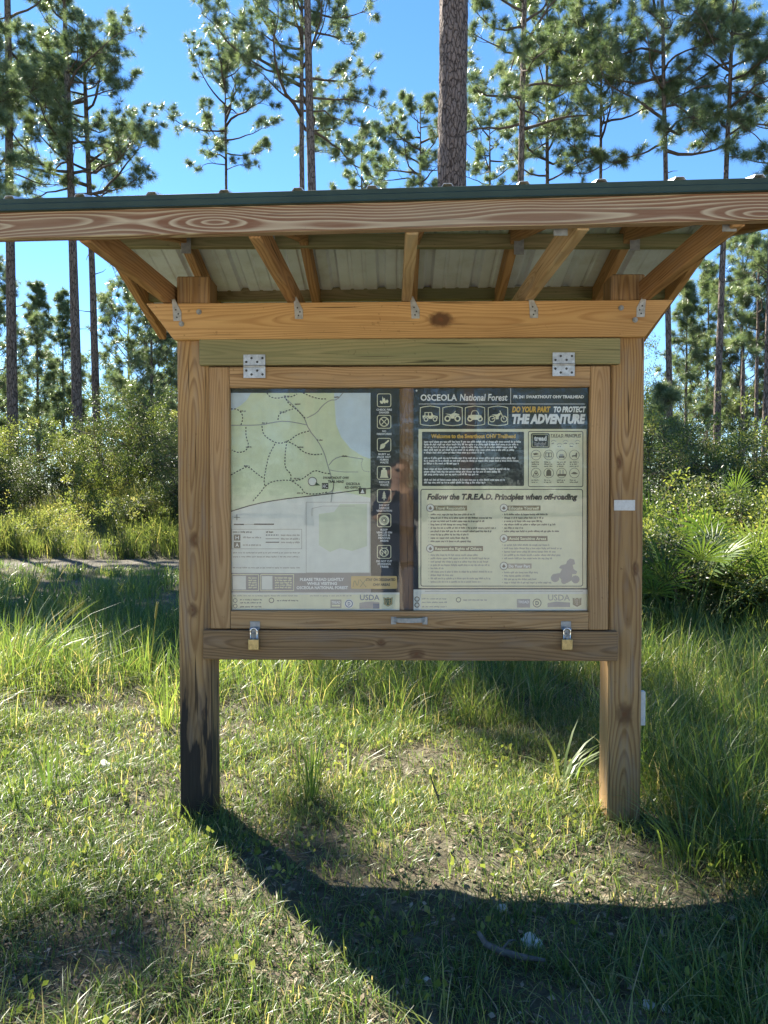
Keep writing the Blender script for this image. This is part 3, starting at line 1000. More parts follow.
# ---- left poster: trail map
LP = tag(empty('map_poster', (at(315, 500, YG).x, YG, at(315, 610, YG).z)), 'trail map poster with green map, dashed trails and dark pictogram column, left in the case', 'poster')
sheet_mesh('sheet', 230.5, 388, 399.5, 610.5, 'charcoal_ink', parent=LP)
P = Print(YG)
P.rect('map_pale', 231, 393, 370.5, 573, 1)  # pale lower map: print fading with the pane's ground reflection painted in
P.poly('map_green', [(231, 393), (370.5, 393), (370.5, 498), (340, 491), (300, 497), (262, 502), (231, 511)], 2)
P.poly('map_blue', [(334, 393), (370.5, 393), (370.5, 459), (362, 456), (350, 448), (341, 437), (336, 424), (335, 408)], 3)
P.poly('map_blue', [(231, 393), (251, 393), (247, 400), (240, 406), (231, 411)], 3)
P.poly('map_forest', [(319, 514), (334, 512), (340, 504), (367, 504), (367, 546), (352, 551), (340, 548), (330, 552), (319, 545)], 3)
P.frame('faded_ink', 306, 502, 370, 573, 0.4, 4)
P.line('faded_ink', [(312, 516), (312, 506), (355, 506)], 0.35, 4)
rd = 'map_road'
P.line(rd, [(231, 425.3), (262, 425.2), (272, 422.5), (285, 421), (298, 423), (307, 425)], 0.9, 4)
P.line(rd, [(284, 397), (295, 407), (304, 417), (309, 430), (318, 441), (324, 452), (328, 466), (331, 476), (334, 484), (333, 491), (325, 494)], 0.9, 4)
P.line(rd, [(307, 418), (317, 413), (322, 406), (330, 400), (337, 400), (343, 393)], 0.8, 4)
P.line(rd, [(329, 465), (334, 459), (342, 456), (350, 457), (356, 458), (363, 459)], 0.8, 4)
P.line(rd, [(330, 470), (340, 472), (358, 472)], 0.6, 4)
P.line(rd, [(334, 484), (332, 494), (331, 502)], 0.7, 4)
tr_ = INKB
D = (1.9, 1.3)
for pts in ([(267, 393), (270, 397), (277, 398.5), (284, 397), (292, 397), (297, 394)], [(286, 399), (289, 404), (296, 409), (302, 415), (306, 419)], [(303, 393), (312, 397), (320, 399), (326, 399)],
            [(231, 409), (237, 409), (242, 413), (243, 419), (241, 425)], [(278, 420), (279, 414), (286, 411), (293, 409)], [(246, 427), (246, 437), (249, 445), (246, 451), (238, 453), (232, 450)],
            [(262, 426), (263, 434), (270, 440), (279, 444), (289, 441), (298, 434), (309, 431)], [(275, 444), (269, 455), (266, 468), (264, 480), (265, 487)], [(287, 441), (285, 455), (285, 468), (291, 474), (291, 480)],
            [(289, 442), (297, 446), (303, 452), (313, 455), (322, 454)], [(231, 475), (240, 470), (248, 466), (256, 473), (263, 478)], [(253, 501), (261, 492), (265, 486), (273, 481), (287, 480), (299, 481), (308, 475), (315, 470), (324, 473), (331, 474)],
            [(292, 481), (301, 487), (305, 494), (318, 494), (328, 492)]):
    P.line(tr_, pts, 1.0, 5, D)
P.line('map_road', [(363, 459), (361, 464), (363, 471), (370, 472)], 0.7, 5, (1, 0.7))
P.line(tr_, [(231, 511.3), (255, 504), (280, 499.5), (315, 495.5), (345, 492), (370.5, 488.3)], 1.0, 5)
P.disc('map_pale', 312.5, 481.5, 4.2, 6); P.ring('body_ink', 312.5, 481.5, 4.6, 0.7, 7)
P.poly('shield_green', [(316, 482), (320.5, 485.5), (315, 485.5)], 7)
P.rect(INKB, 322, 483, 328.3, 489, 6); P.text(WHITE, 'H', 322.8, 324.8, 484.2, 488, 7); P.text(WHITE, 'C', 325.4, 327.6, 484.2, 488, 7)
P.rect(INKB, 359, 488, 366, 494, 6); P.poly(WHITE, [(362.5, 488.8), (364.5, 493.2), (360.5, 493.2)], 7)
P.text(INKB, 'SWARTHOUT OHV', 323, 349, 476.5, 479, 7, 0, 0.01); P.text(INKB, 'TRAIL HEAD', 328, 344, 480.3, 482.8, 7, 0, 0.01)
P.text(INKB, 'OSCEOLA', 346, 360, 482.5, 485, 7, 0, 0.01); P.text(INKB, 'RD OFFICE', 345, 361, 486.2, 488.7, 7, 0, 0.01)
for (x, y) in ((243, 411), (287, 396), (298, 404), (283, 412), (249, 447), (302, 447), (247, 466), (297, 478.5), (320, 440), (337, 397), (300, 493), (265, 423), (345, 456)):
    P.words('body_ink', x - 3, x + 3, y - 0.8, 1.6, 7, rs)
# compass, scale bar, legend
P.line('body_ink', [(237, 514.5), (237, 520)], 0.6, 6); P.line('body_ink', [(234.3, 517.3), (239.8, 517.3)], 0.6, 6)
P.rect(INKB, 234, 523.8, 244, 525, 6); P.rect(INKB, 254, 523.6, 274, 524.8, 6); P.rect('faded_ink', 244, 524.1, 254, 524.7, 6)
P.frame('faded_ink', 231.5, 529, 302, 549, 0.45, 6)
for y in (534.5, 542): P.rect('body_ink', 234, y, 240.5, y + 6, 6); P.text(WHITE, 'H' if y < 540 else 'A', 235.6, 239, y + 1.2, y + 4.8, 7); P.words('faded_ink', 243, 262, y + 2, 1.6, 7, rs)
P.words('body_ink', 233, 252, 531, 1.6, 7, rs); P.words('body_ink', 266, 274, 531, 1.6, 7, rs)
for y, w in ((535, 'd'), (538.7, 's'), (542.2, 'b')):
    P.line(INKB if w != 's' else 'faded_ink', [(266, y), (279, y)], 0.8, 7, (1.6, 0.9) if w == 'd' else None); P.words('faded_ink', 281, 300, y - 0.8, 1.6, 7, rs)
for y in (552, 556, 567): P.words('faded_ink', 233, 300, y, 1.2, 7, rs)
tag(P.build('map_print', LP), None)

P = Print(YG)
labs = [(396, ['CHECK FIRE', 'DANGER']), (417.5, ['NO', 'FIREWORKS']), (440.5, ['BURY or', 'PACK OUT', 'HUMAN', 'WASTE']), (468.5, ['REDUCE', 'WASTE']), (491.5, ['DO NOT', 'DAMAGE', 'VEGETATION']), (516, ['KEEP', 'VEHICLES ON', 'ROADS &', 'PARKING', 'AREAS']), (547.5, ['DO NOT CUT', 'STANDING', 'TREES'])]
for y0, lines in labs:
    h = 13.6
    P.frame(CREAM, 377, y0 - 2.5, 391.2, y0 - 2.5 + h, 0.7, 1, 2.2)
    yy = y0 + h - 0.9
    for s in lines:
        wd_ = min(15.5, 1.55 * len(s) + 0.8)
        P.text(WHITE, s, 384.2 - wd_ / 2, 384.2 + wd_ / 2, yy, yy + 1.95, 1, 0, 0.012)
        yy += 2.75
cx = 384.1
y = 396 + 4.2                                                        # flame
P.poly(CREAM, [(cx - 4.4, y + 1), (cx - 3.2, y + 0.2), (cx - 2, y + 1.6), (cx - 1.6, y - 4), (cx - .6, y - 1.4), (cx + .6, y - 2.2), (cx + 1.6, y + .8), (cx + 3, y - .8), (cx + 4.4, y + .8), (cx + 3.6, y + 3), (cx + 1.6, y + 2.4), (cx + .8, y + 3.6), (cx - .6, y + 2.4), (cx - 1.8, y + 3.8), (cx - 3.6, y + 3)], 2)
y = 417.5 + 4.3
P.ring(CREAM, cx, y, 5.0, 1.0, 2); P.line(CREAM, [(cx - 3.4, y - 3.4), (cx + 3.4, y + 3.4)], 0.9, 2); P.line(CREAM, [(cx + 2.4, y - 2.6), (cx - 2.4, y + 2.6)], 0.8, 2)
y = 440.5 + 4.3                                                      # trowel
P.poly(CREAM, [(cx - 4.4, y + 4.6), (cx - 3.6, y), (cx - 1, y - 1.6), (cx + 1.4, y + .8), (cx - .2, y + 3.4)], 2); P.line(CREAM, [(cx, y - .4), (cx + 4.4, y - 4.2)], 1.7, 2)
y = 468.5 + 4.3                                                      # sack
P.poly(CREAM, [(cx - 1.8, y - 5), (cx + 1.8, y - 5), (cx + .9, y - 3.6), (cx + 2.8, y - 2.6), (cx + 3.4, y + 3), (cx + 4.4, y + 5), (cx - 4.4, y + 5), (cx - 3.4, y + 3), (cx - 2.8, y - 2.6), (cx - .9, y - 3.6)], 2)
y = 491.5 + 4.3                                                      # fir tree
for k in range(3): P.poly(CREAM, [(cx, y - 5 + k * 2.2), (cx + 1.6 + .5 * k, y - 1.4 + k * 2), (cx - 1.6 - .5 * k, y - 1.4 + k * 2)], 2)
P.rect(CREAM, cx - .5, y + 2.4, cx + .5, y + 4.6, 2)
y = 516 + 4.3                                                        # wheel
P.ring(CREAM, cx, y, 5.2, 2.0, 2); P.ring(CREAM, cx, y, 2.7, .6, 2); P.disc(CREAM, cx, y, 1.3, 2)
y = 547.5 + 4.3                                                      # no felling
P.ring(CREAM, cx, y + .4, 4.6, 1.0, 2); P.line(CREAM, [(cx - 3, y - 2.6), (cx + 3, y + 3.4)], 1.0, 2); P.poly(CREAM, [(cx + .4, y - 2), (cx + 2.6, y - 1), (cx + 2.2, y + 1.6), (cx + .6, y + .6)], 2); P.poly(CREAM, [(cx - 2.6, y), (cx - .8, y + 1.2), (cx - 1.2, y + 3.4), (cx - 2.4, y + 2.4)], 2)
P.line(CREAM, [(cx - 3, y - 4.6), (cx - 1.4, y - 4)], .5, 2); P.line(CREAM, [(cx + 1.6, y - 4), (cx + 3.2, y - 4.8)], .5, 2)
P.build('pictogram_column', LP)

P = Print(YG)
P.rect(GREY, 231, 573, 371, 592.5, 2)
for x0, x1, q in ((231.5, 259, 250), (260.5, 294, 276.5)):
    P.frame(CREAM, x0, 574.2, x1, 591, 0.7, 3)
    P.rect('pale_paper', x0 + 1.4, 576, q - 4, 589.5, 3)
    for k in range(5): P.words(CREAM, q - 1.5, x1 - 2, 577 + k * 2.4, 1.5, 3, rs)
P.text(WHITE, 'PLEASE TREAD LIGHTLY', 300, 344, 577.8, 580.8, 3, 0, 0.03)
P.text(WHITE, 'WHILE VISITING', 307, 337, 581.9, 584.9, 3, 0, 0.03)
P.text(WHITE, 'OSCEOLA NATIONAL FOREST', 296.5, 348, 586, 589, 3, 0, 0.03)
P.rect('gold_ink', 351, 576, 397, 588.8, 3, 1.2)
P.line('olive_bar', [(353, 587), (354.5, 579), (357.5, 587), (359, 579.5)], 0.5, 4); P.line('olive_bar', [(360, 579.5), (366, 587)], 0.5, 4); P.line('olive_bar', [(366, 579.5), (360, 587)], 0.5, 4)
P.text(INKB, 'STAY ON DESIGNATED', 366, 395.5, 578.2, 580.8, 4, 0, 0.016); P.text(INKB, 'OHV AREAS', 373, 390, 583.2, 585.8, 4, 0, 0.016)
P.rect('pale_paper', 231, 592.5, 399.5, 610.5, 2)
P.rect(CREAM, 231, 594.5, 399.5, 609, 3)
P.words('faded_ink', 233, 298, 595, 1.2, 4, rs); P.words('faded_ink', 310, 352, 595, 1.2, 4, rs)
for y in (600.5, 606): P.ring('body_ink', 235.3, y, 2.2, .6, 4)
P.ring('body_ink', 271.5, 600.3, 2.7, .8, 4)
for y in (599, 602, 606): P.words('body_ink', 240, 262, y, 1.2, 4, rs)
P.words('body_ink', 277, 299, 599.7, 1.4, 4, rs)
P.rect('faded_ink', 330.5, 599.5, 341.5, 608, 4); P.text(WHITE, 'TREAD', 331.5, 340.5, 601, 603.5, 5, 0, .01); P.rect(CREAM, 332, 604.8, 340, 606.4, 5)
P.disc(WHITE, 349, 603.6, 4.6, 4); P.ring('usda_blue', 349, 603.6, 3.9, .9, 5); P.text('usda_blue', 'D', 347.8, 350.4, 601.9, 605.3, 5, 0, .02)
P.text('usda_blue', 'USDA', 360, 379.5, 594.6, 600, 4); P.poly('silhouette', [(359.5, 603), (366, 601.6), (372, 601.4), (379.5, 602.4), (379.5, 608.6), (359.5, 608.6)], 4); P.poly('usda_blue', [(373, 603.3), (379.5, 603.6), (379.5, 608.6), (373, 608.6)], 5)
shield = lambda cx, cy, s: [(cx - 4.6 * s, cy - 4.4 * s), (cx - 2 * s, cy - 3.4 * s), (cx, cy - 4.4 * s), (cx + 2 * s, cy - 3.4 * s), (cx + 4.6 * s, cy - 4.4 * s), (cx + 4.2 * s, cy), (cx + 4.4 * s, cy + 2.6 * s), (cx, cy + 5 * s), (cx - 4.4 * s, cy + 2.6 * s), (cx - 4.2 * s, cy)]
P.poly('shield_green', shield(388, 601.5, 1.0), 4); P.ringp('gold_ink', shield(388, 601.5, .92), shield(388, 601.5, .74), 5); P.text('gold_ink', 'U', 385.4, 387.3, 599.6, 603.6, 5, 0, .02); P.text('gold_ink', 'S', 388.6, 390.5, 599.6, 603.6, 5, 0, .02)
P.build('footer_print', LP)

# ---- right poster: welcome and rules
RP = tag(empty('rules_poster', (at(503, 500, YG).x, YG, at(503, 610, YG).z)), 'charcoal and cream off-road rules poster with large white heading, right in the case', 'poster')
sheet_mesh('sheet', 413.5, 386.5, 591, 610.5, DARK, parent=RP)
P = Print(YG)
P.text(WHITE, 'OSCEOLA', 420.5, 457, 394.3, 400.6, 1, 0, 0.012)
P.text(WHITE, 'National Forest', 459.8, 507.5, 394.0, 400.6, 1, 0.15, 0.006)
P.line(WHITE, [(419, 404), (585, 404)], 0.5, 1); P.line(WHITE, [(510.7, 387.5), (510.7, 403.8)], 0.5, 1)
P.text(WHITE, 'FR 241 SWARTHOUT OHV TRAILHEAD', 513.5, 584, 395.2, 398.2, 1, 0, 0.03)
P.text(YEL, 'DO YOUR PART', 512, 550.5, 406.4, 412, 1, 0.2, 0.042)
P.text(WHITE, 'TO PROTECT', 553.6, 586, 406.4, 412, 1, 0.2, 0.042)
P.text(WHITE, 'THE ADVENTURE', 512, 585.5, 414, 423.2, 1, 0.2, 0.05)
for k, x0 in enumerate((420, 442.5, 465, 488)):
    x1 = x0 + 20
    pts = [(x0, 407.5), (x0 + 3, 406.6), (x0 + 10, 405.6), (x0 + 17, 406.6), (x1, 407.5), (x1 + .2, 416), (x1, 424.3), (x0 + 17, 425.3), (x0 + 10, 426), (x0 + 3, 425.3), (x0, 424.3), (x0 - .2, 416)]
    c_ = np.mean(pts, 0)
    P.ringp(CREAM, pts, [tuple(c_ + (np.array(p) - c_) * 0.93) for p in pts], 1)
    c = x0 + 10
    y = 417.2
    if k == 0:      # open jeep
        P.poly(CREAM, [(c - 7.5, y - 1.5), (c - 5.5, y - 1.8), (c - 5.5, y - 5), (c + 1.8, y - 5), (c + 3.2, y - 2), (c + 7.5, y - 1), (c + 8, y + 1.6), (c - 7, y + 1.8)], 2)
        P.rect(DARK, c - 4.6, y - 4.3, c - 2, y - 1.6, 3); P.rect(DARK, c - 1.2, y - 4.3, c + 1.2, y - 1.6, 3)
        for wx in (-4, 5): P.disc(DARK, c + wx, y + 2.2, 2.7, 3); P.ring(CREAM, c + wx, y + 2.2, 2.2, .9, 4)
    if k == 1:      # quad
        for wx in (-5, 5): P.ring(CREAM, c + wx, y + 1.4, 3.1, 1.4, 2)
        P.poly(CREAM, [(c - 7.5, y - 3.6), (c - 1.5, y - 3), (c + 1.4, y - 4.6), (c + 6.5, y - 3), (c + 7, y - 2), (c + 2.4, y - 1.4), (c + 1.6, y + 1.4), (c - 1.6, y + 1.4), (c - 3, y - 2)], 2); P.line(CREAM, [(c + 1.2, y - 4), (c + 3, y - 6)], .7, 2)
    if k == 2:      # side-by-side
        for wx in (-5, 5): P.ring(CREAM, c + wx, y + 1.6, 2.7, 1.2, 3)
        P.poly(CREAM, [(c - 7, y - 1.5), (c - 4, y - 2.4), (c + 4, y - 2.4), (c + 7, y - 1.4), (c + 6, y + .4), (c + 2.4, y + 2.6), (c - 2.4, y + 2.6), (c - 6, y + .4)], 2); P.line(CREAM, [(c - 4, y - 2), (c - 3, y - 6), (c, y - 6.8), (c + 2.6, y - 6), (c + 4, y - 2)], .8, 2)
    if k == 3:      # trail bike
        for wx in (-6, 6): P.ring(CREAM, c + wx, y + 1.8, 3.3, .9, 2)
        P.poly(CREAM, [(c - 6.5, y - 2.6), (c - 1, y - 2.8), (c + 1.6, y - 4.4), (c + 3, y - 3.4), (c + .8, y - .6), (c + .6, y + 2), (c - 2, y + 2.2), (c - 2.6, y - 1)], 2); P.line(CREAM, [(c + 1.8, y - 6.4), (c + 6, y + 1.8)], .9, 2); P.line(CREAM, [(c - 2, y + .4), (c - 6, y + 1.8)], .9, 2)
P.build('header_print', RP)

P = Print(YG)
P.rect(CREAM, 418.5, 429, 586.5, 588, 1)
P.rect(DARK, 422, 431.8, 524, 486, 2, 1.2)
P.text(YEL, 'Welcome to the Swarthout OHV Trailhead', 431, 515.5, 434, 438, 3, 0, 0.03)
yl = 440.7
for n_, fl in ((0, 1.0), (1, .97), (2, .96), (3, .93), (4, .62), (6, .95), (7, .98), (8, .36), (10, .88), (11, .79), (12, .56), (14, .84), (15, .63)):
    P.words(WHITE, 424, 521.5, yl + n_ * 2.72, 1.9, 3, rs, fl)
P.build('welcome_panel', RP)

P = Print(YG)
P.frame(INKB, 528, 431, 583.2, 487, 0.7, 2, 2.0)
P.rect(DARK, 531, 433.2, 549.5, 448, 3, 1.5); P.frame(CREAM, 532, 434.2, 548.5, 447, .4, 4, 1.2); P.text(WHITE, 'tread', 534, 546.5, 435.8, 440.6, 4, 0, .03); P.text('silhouette', 'lightly!', 534.5, 546, 441.8, 445.4, 4, 0, .01)
P.text(BRN, 'T.R.E.A.D. PRINCIPLES', 550.5, 581, 434, 437.4, 3, .2, .02)
for k in range(5): 
    P.line('faded_ink', [(551 + k * 6, 441.5 + (k % 2) * 3), (553.5 + k * 6, 440 + (k % 2) * 3), (556 + k * 6, 441.5 + (k % 2) * 3)], .5, 3); P.words('body_ink', 551.6 + k * 6, 555 + k * 6, 442.6 + (k % 2) * 3, 1.3, 3, rs)
for j, y in enumerate((455, 473)):
    for k, x in enumerate((536, 548.7, 561.5, 574.3)):
        P.ring(BRN, x, y, 5.1, .45, 3)
        i = j * 4 + k
        if i == 0: P.poly(BRN, [(x - 3, y - 1.5), (x, y - 2.2), (x + 3, y - 1), (x, y), (x - 2, y + .2)], 3); P.line(BRN, [(x - 4, y + 2), (x + 4, y + 1)], .4, 3)
        if i == 1: P.frame(BRN, x - 3.2, y - 2.4, x, y + 2.2, .6, 3); P.frame(BRN, x, y - 2.4, x + 3.2, y + 2.2, .6, 3)
        if i == 2: P.rect(BRN, x - 2.8, y + .8, x + 2.8, y + 3, 3); P.rect('faded_ink', x - 2, y - 1, x + 2, y + .8, 3)
        if i == 3: P.poly(BRN, [(x - 2.6, y + 2.6), (x - 2.2, y + .4), (x + 1, y), (x + 1.6, y - 2.4), (x + 2.8, y - 2), (x + 2.4, y + 2.6), (x + 1.6, y + 2.6), (x + 1, y + 1.4), (x - 1.6, y + 1.6)], 3)
        if i == 4: P.line(BRN, [(x - 3, y + 3), (x, y - 3.6), (x + 3, y + 3), (x - 3, y + 3)], .6, 3); P.disc(BRN, x, y + .6, 1.1, 3)
        if i == 5: P.poly(BRN, [(x - 1, y - 3.6), (x + 1, y - 3.6), (x + 2.4, y - 1.6), (x + 2.6, y + 3), (x - 2.6, y + 3), (x - 2.4, y - 1.6)], 3)
        if i == 6: P.rect(BRN, x - 3.8, y + 1, x + 4.4, y + 3, 3); P.rect('faded_ink', x - 2, y - 3, x - 1, y + 1, 3); P.rect('faded_ink', x + 1, y - 3, x + 2, y + 1, 3)
        if i == 7: P.poly(BRN, [(x - 3.6, y + .8), (x - 1, y - 1), (x + 1, y - .9), (x + 3.6, y + .6), (x + 1, y + 1.4)], 3)
        for q in range(3 if j == 0 else 2): P.words(BRN, x - 4.6, x + 4.6, y + 6.4 + q * 2.1, 1.2, 3, rs, rs.uniform(.6, 1))
P.build('symbols_panel', RP)

P = Print(YG)
P.frame(INKB, 420.5, 489, 583, 586.5, 0.75, 2, 2.4)
P.text(INKB, 'Follow the T.R.E.A.D. Principles when off-roading', 427, 577.5, 493.6, 499.4, 3, .22, .04)


def block(x, y, head, w, lines, washout):  # lower blocks paler: print fading plus pane sheen put into the inks
    P.disc('pale_paper', x + 1.3, y + 2.4, 4.0, 3); P.ring(BRN, x + 1.3, y + 2.4, 4.1, .6, 4); P.poly(BRN, [(x + 1.3, y + .4), (x + 3.2, y + 3), (x + 1.3, y + 4.4), (x - .6, y + 3)], 4)
    P.rect('washout_bar' if washout > 1 else ('olive_bar' if washout == 0 else BRN), x + 5, y, x + w, y + 5, 3)
    P.text(CREAM if washout < 2 else WHITE, head, x + 6.2, x + w - 1.5, y + 1.1, y + 4.0, 4, 0, .015)
    yy = y + 8
    for fl in lines:
        P.rect('body_ink', x - .4, yy + .6, x + .1, yy + 1.2, 4)
        P.words('body_ink' if washout < 1 else 'faded_ink', x + 1.6, x + 67, yy, 1.75, 4, rs, fl)
        yy += 3.35


block(429, 505.5, 'Travel Responsibly', 38, (.68, .95, .83, .56, 1.0, .93, .58, .58, .62), 0)
block(429, 546, 'Respect the Rights of Others', 54, (.72, .92, .88, .90, .2, .94, .35, .92, .78), 1)
block(502.5, 505.5, 'Educate Yourself', 38, (.68, .60, .58, .80, .30, .84), 0)
block(502.5, 536, 'Avoid Sensitive Areas', 45, (.70, .88, .80, .86, .74), 1)
block(502.5, 563.5, 'Do Your Part', 29, (.52, .40, .50, .72), 2)
# rider on a quad, grey silhouette
c, y = 566, 578
sil = 'silhouette'
for wx, wy, r in ((-11, 0, 4.2), (9.5, 1.4, 4.0), (-2, 3, 3.0)): P.disc(sil, c + wx, y + wy, r, 3, 12)
P.poly(sil, [(c - 12, y - 4), (c - 6, y - 5), (c - 4, y - 9), (c - 7, y - 10), (c - 5.5, y - 12.5), (c, y - 14), (c + 1, y - 17), (c + 4, y - 19.5), (c + 8, y - 18.5), (c + 9, y - 14), (c + 6.5, y - 13), (c + 7.5, y - 9), (c + 11, y - 6.5), (c + 10, y - 4), (c + 6, y - 4), (c + 6, y + 2), (c + 1, y + 5), (c - 3, y + 4), (c - 6, y)], 4)
P.build('rules_panel', RP)

P = Print(YG)
P.rect('pale_paper', 413.5, 589.5, 591, 610.5, 1)
P.rect(CREAM, 421, 594, 590, 609, 2)
P.rect('faded_ink', 425, 590.8, 583, 591.6, 2)
for y in (599, 605): P.ring('body_ink', 417, y, 2.6, .9, 3)
P.ring('body_ink', 458.5, 599.8, 2.6, .7, 3)
for y in (598, 601.5, 606): P.words('faded_ink', 422, 447, y, 1.3, 3, rs)
P.words('faded_ink', 463, 487, 599, 1.5, 3, rs)
P.rect('silhouette', 517, 599, 530, 607.5, 3); P.text(WHITE, 'TREAD', 518, 529, 600.6, 603.2, 4, 0, .01)
P.ring('body_ink', 537, 603, 4.4, .8, 3); P.text('body_ink', 'D', 535.4, 538.8, 601, 605, 3, 0, .02)
P.text('faded_ink', 'USDA', 548, 570, 594.5, 600.4, 3); P.poly('silhouette', [(547.5, 603), (556, 601.5), (570, 602.6), (570, 607), (547.5, 607)], 3)
P.poly('washout_bar', shield(577, 602, 1.0), 3); P.ringp('olive_bar', shield(577, 602, .9), shield(577, 602, .72), 4); P.text('olive_bar', 'U', 574.2, 576.2, 600.2, 604.2, 4, 0, .02); P.text('olive_bar', 'S', 577.6, 579.6, 600.2, 604.2, 4, 0, .02)
P.build('footer_print', RP)
# push pin holding the corner
q = at(416.5, 390.8, YG)
mb = MB(); mb.tube([(q.x, YG - 0.005, q.z), (q.x, YG, q.z)], [0.004, 0.004], 8)
mb.build('pin', M['white_tag'], None, RP)
# ------------------------------------------------------------------ pines
def needle_tufts(Pn, Dn, r, per=40, L=(0.16, 0.27), w=0.008, tint0=None):
    """long needles standing out round every twig end; one triangle each"""
    n = len(Pn)
    P = np.repeat(Pn, per, 0); D = np.repeat(Dn, per, 0)
    d = unit(D * 0.75 + unit(r.normal(size=(n * per, 3))) * 0.95)
    ln = r.uniform(L[0], L[1], (n * per, 1))
    side = unit(np.cross(d, r.normal(size=(n * per, 3))))
    base = P + d * 0.015
    tip = P + d * ln + np.array([0, 0, -1.0]) * ln * 0.10
    ww = w * r.uniform(0.7, 1.3, (n * per, 1))
    v = np.stack([base - side * ww * 0.5, base + side * ww * 0.5, tip], 1).reshape(-1, 3)
    t = np.arange(n * per * 3).reshape(-1, 3)
    t0 = r.beta(2.2, 2.6, n) if tint0 is None else tint0
    tint = np.repeat(t0, per) * 0.75 + r.random(n * per) * 0.25
    return v, t, tint


def smooth_path(p0, d0, L, r, n=7, up=0.35, gnarl=0.25):
    pts = [np.array(p0, float)]
    d = unit(np.array(d0, float))
    st = L / (n - 1)
    for i in range(n - 1):
        d = unit(d + r.normal(size=3) * gnarl * np.array([1, 1, 0.8]) + np.array([0, 0, up / n * 2.0]))
        pts.append(pts[-1] + d * st)
    return np.array(pts)


def make_pine(H, r0, h0, h1, nl, Lmax, seed, lean=(0, 0), topr=0.35, per=56, w=0.0090, tufts=7, young=False, shape='flat', stubs=0, az=None, tl=(0.18, 0.32)):
    """trunk, limbs and crown meshes of a pine, base at the origin"""
    r = np.random.default_rng(seed)
    # trunk
    k = 14
    zz = np.linspace(-0.2, H, k)
    f = np.clip(zz / H, 0, 1)
    px = lean[0] * f ** 1.3 + np.cumsum(r.normal(size=k)) * 0.006 * H / 14
    py = lean[1] * f ** 1.3 + np.cumsum(r.normal(size=k)) * 0.006 * H / 14
    tp = np.stack([px, py, zz], 1)
    rad = r0 * (1 - (1 - topr) * f) * np.where(f > 0.92, 0.6, 1.0)
    rad[0] *= 1.35
    if len(rad) > 1: rad[1] *= 1.06
    tr = MB(); tr.tube(tp, rad, 12)
    at_h = lambda z: np.array([np.interp(z, zz, px), np.interp(z, zz, py), z])
    lm = MB(); TP, TD = [], []
    for s in range(stubs):
        z = r.uniform(h0 * 0.55, h0)
        a = r.uniform(0, 2 * PI)
        lm.tube(smooth_path(at_h(z), (math.cos(a), math.sin(a), 0.15), r.uniform(0.25, 0.9), r, 4, 0, 0.35), np.linspace(0.022, 0.006, 4), 5)
    for i in range(nl):
        u = (i + r.uniform(0, 0.9)) / nl
        z = h0 + (h1 - h0) * u
        a = (i * 2.39996 + r.normal() * 0.5) if az is None else r.choice(az) + r.normal() * 0.5
        if shape == 'flat': L = Lmax * (1.0 - 0.62 * u ** 1.5) * r.uniform(0.55, 1.1)
        elif shape == 'cone': L = Lmax * (1.02 - 0.92 * u) * r.uniform(0.75, 1.1)
        else: L = Lmax * math.sin(PI * (0.12 + 0.82 * u)) * r.uniform(0.6, 1.1)
        el = (r.uniform(-0.25, 0.35) + 0.45 * u) if not young else r.uniform(0.15, 0.45) + 0.5 * u
        n = 8
        path = smooth_path(at_h(z), (math.cos(a), math.sin(a), el), L, r, n, 0.30 if not young else 0.5, 0.24 if not young else 0.12)
        rl = max(0.012, 0.017 * L + 0.004) * (1.0 if not young else 0.6)
        lm.tube(path, np.linspace(rl, 0.006, n), 5)
        nb = max(4, int(L * 3.7))
        for j in range(nb):
            s = r.uniform(0.28, 1.0) if j else 1.0
            q = s * (n - 1); qi = min(int(q), n - 2)
            p = path[qi] * (1 - (q - qi)) + path[qi + 1] * (q - qi)
            d = unit(path[qi + 1] - path[qi])
            sd = unit(np.cross(d, [0, 0, 1.0])) * r.choice([-1, 1])
            d2 = unit(d * 0.7 + sd * r.uniform(0.4, 1.0) + np.array([0, 0, r.uniform(-0.15, 0.55)]))
            l2 = L * r.uniform(0.16, 0.36) * (1.15 - 0.4 * s) + 0.12
            sp_ = smooth_path(p, d2, l2, r, 5, 0.35, 0.25)
            lm.tube(sp_, np.linspace(0.011, 0.004, 5), 4)
            for q2 in range(r.integers(max(2, tufts - 1), tufts + 4)):
                e = r.uniform(0.45, 1.0) if q2 else 1.0
                ee = e * 4; ei = min(int(ee), 3)
                p2 = sp_[ei] * (1 - (ee - ei)) + sp_[ei + 1] * (ee - ei)
                d3 = unit(unit(sp_[ei + 1] - sp_[ei]) + r.normal(size=3) * 0.55 + np.array([0, 0, 0.35]))
                off = r.uniform(0.03, 0.20) if q2 else 0.02
                TP.append(p2 + d3 * off); TD.append(d3)
    if h1 >= H * 0.93:
        for q in range(8 if young else 5):
            d3 = unit(np.array([0, 0, 1.0]) + r.normal(size=3) * 0.5)
            TP.append(at_h(H) + d3 * r.uniform(-0.2, 0.2)); TD.append(d3)
    TP, TD = np.array(TP), np.array(TD)
    nv, ntri, tint = needle_tufts(TP, TD, r, per, tl, w)
    return tr, lm, (nv, ntri, tint)


def mb_mesh(mb, name, mat, smooth=True):
    me = bpy.data.meshes.new(name)
    me.from_pydata([tuple(p) for p in np.concatenate(mb.v)], [], mb.f)
    me.materials.append(mat)
    if smooth: me.polygons.foreach_set('use_smooth', [True] * len(me.polygons))
    me.update()
    return me


PINES = []


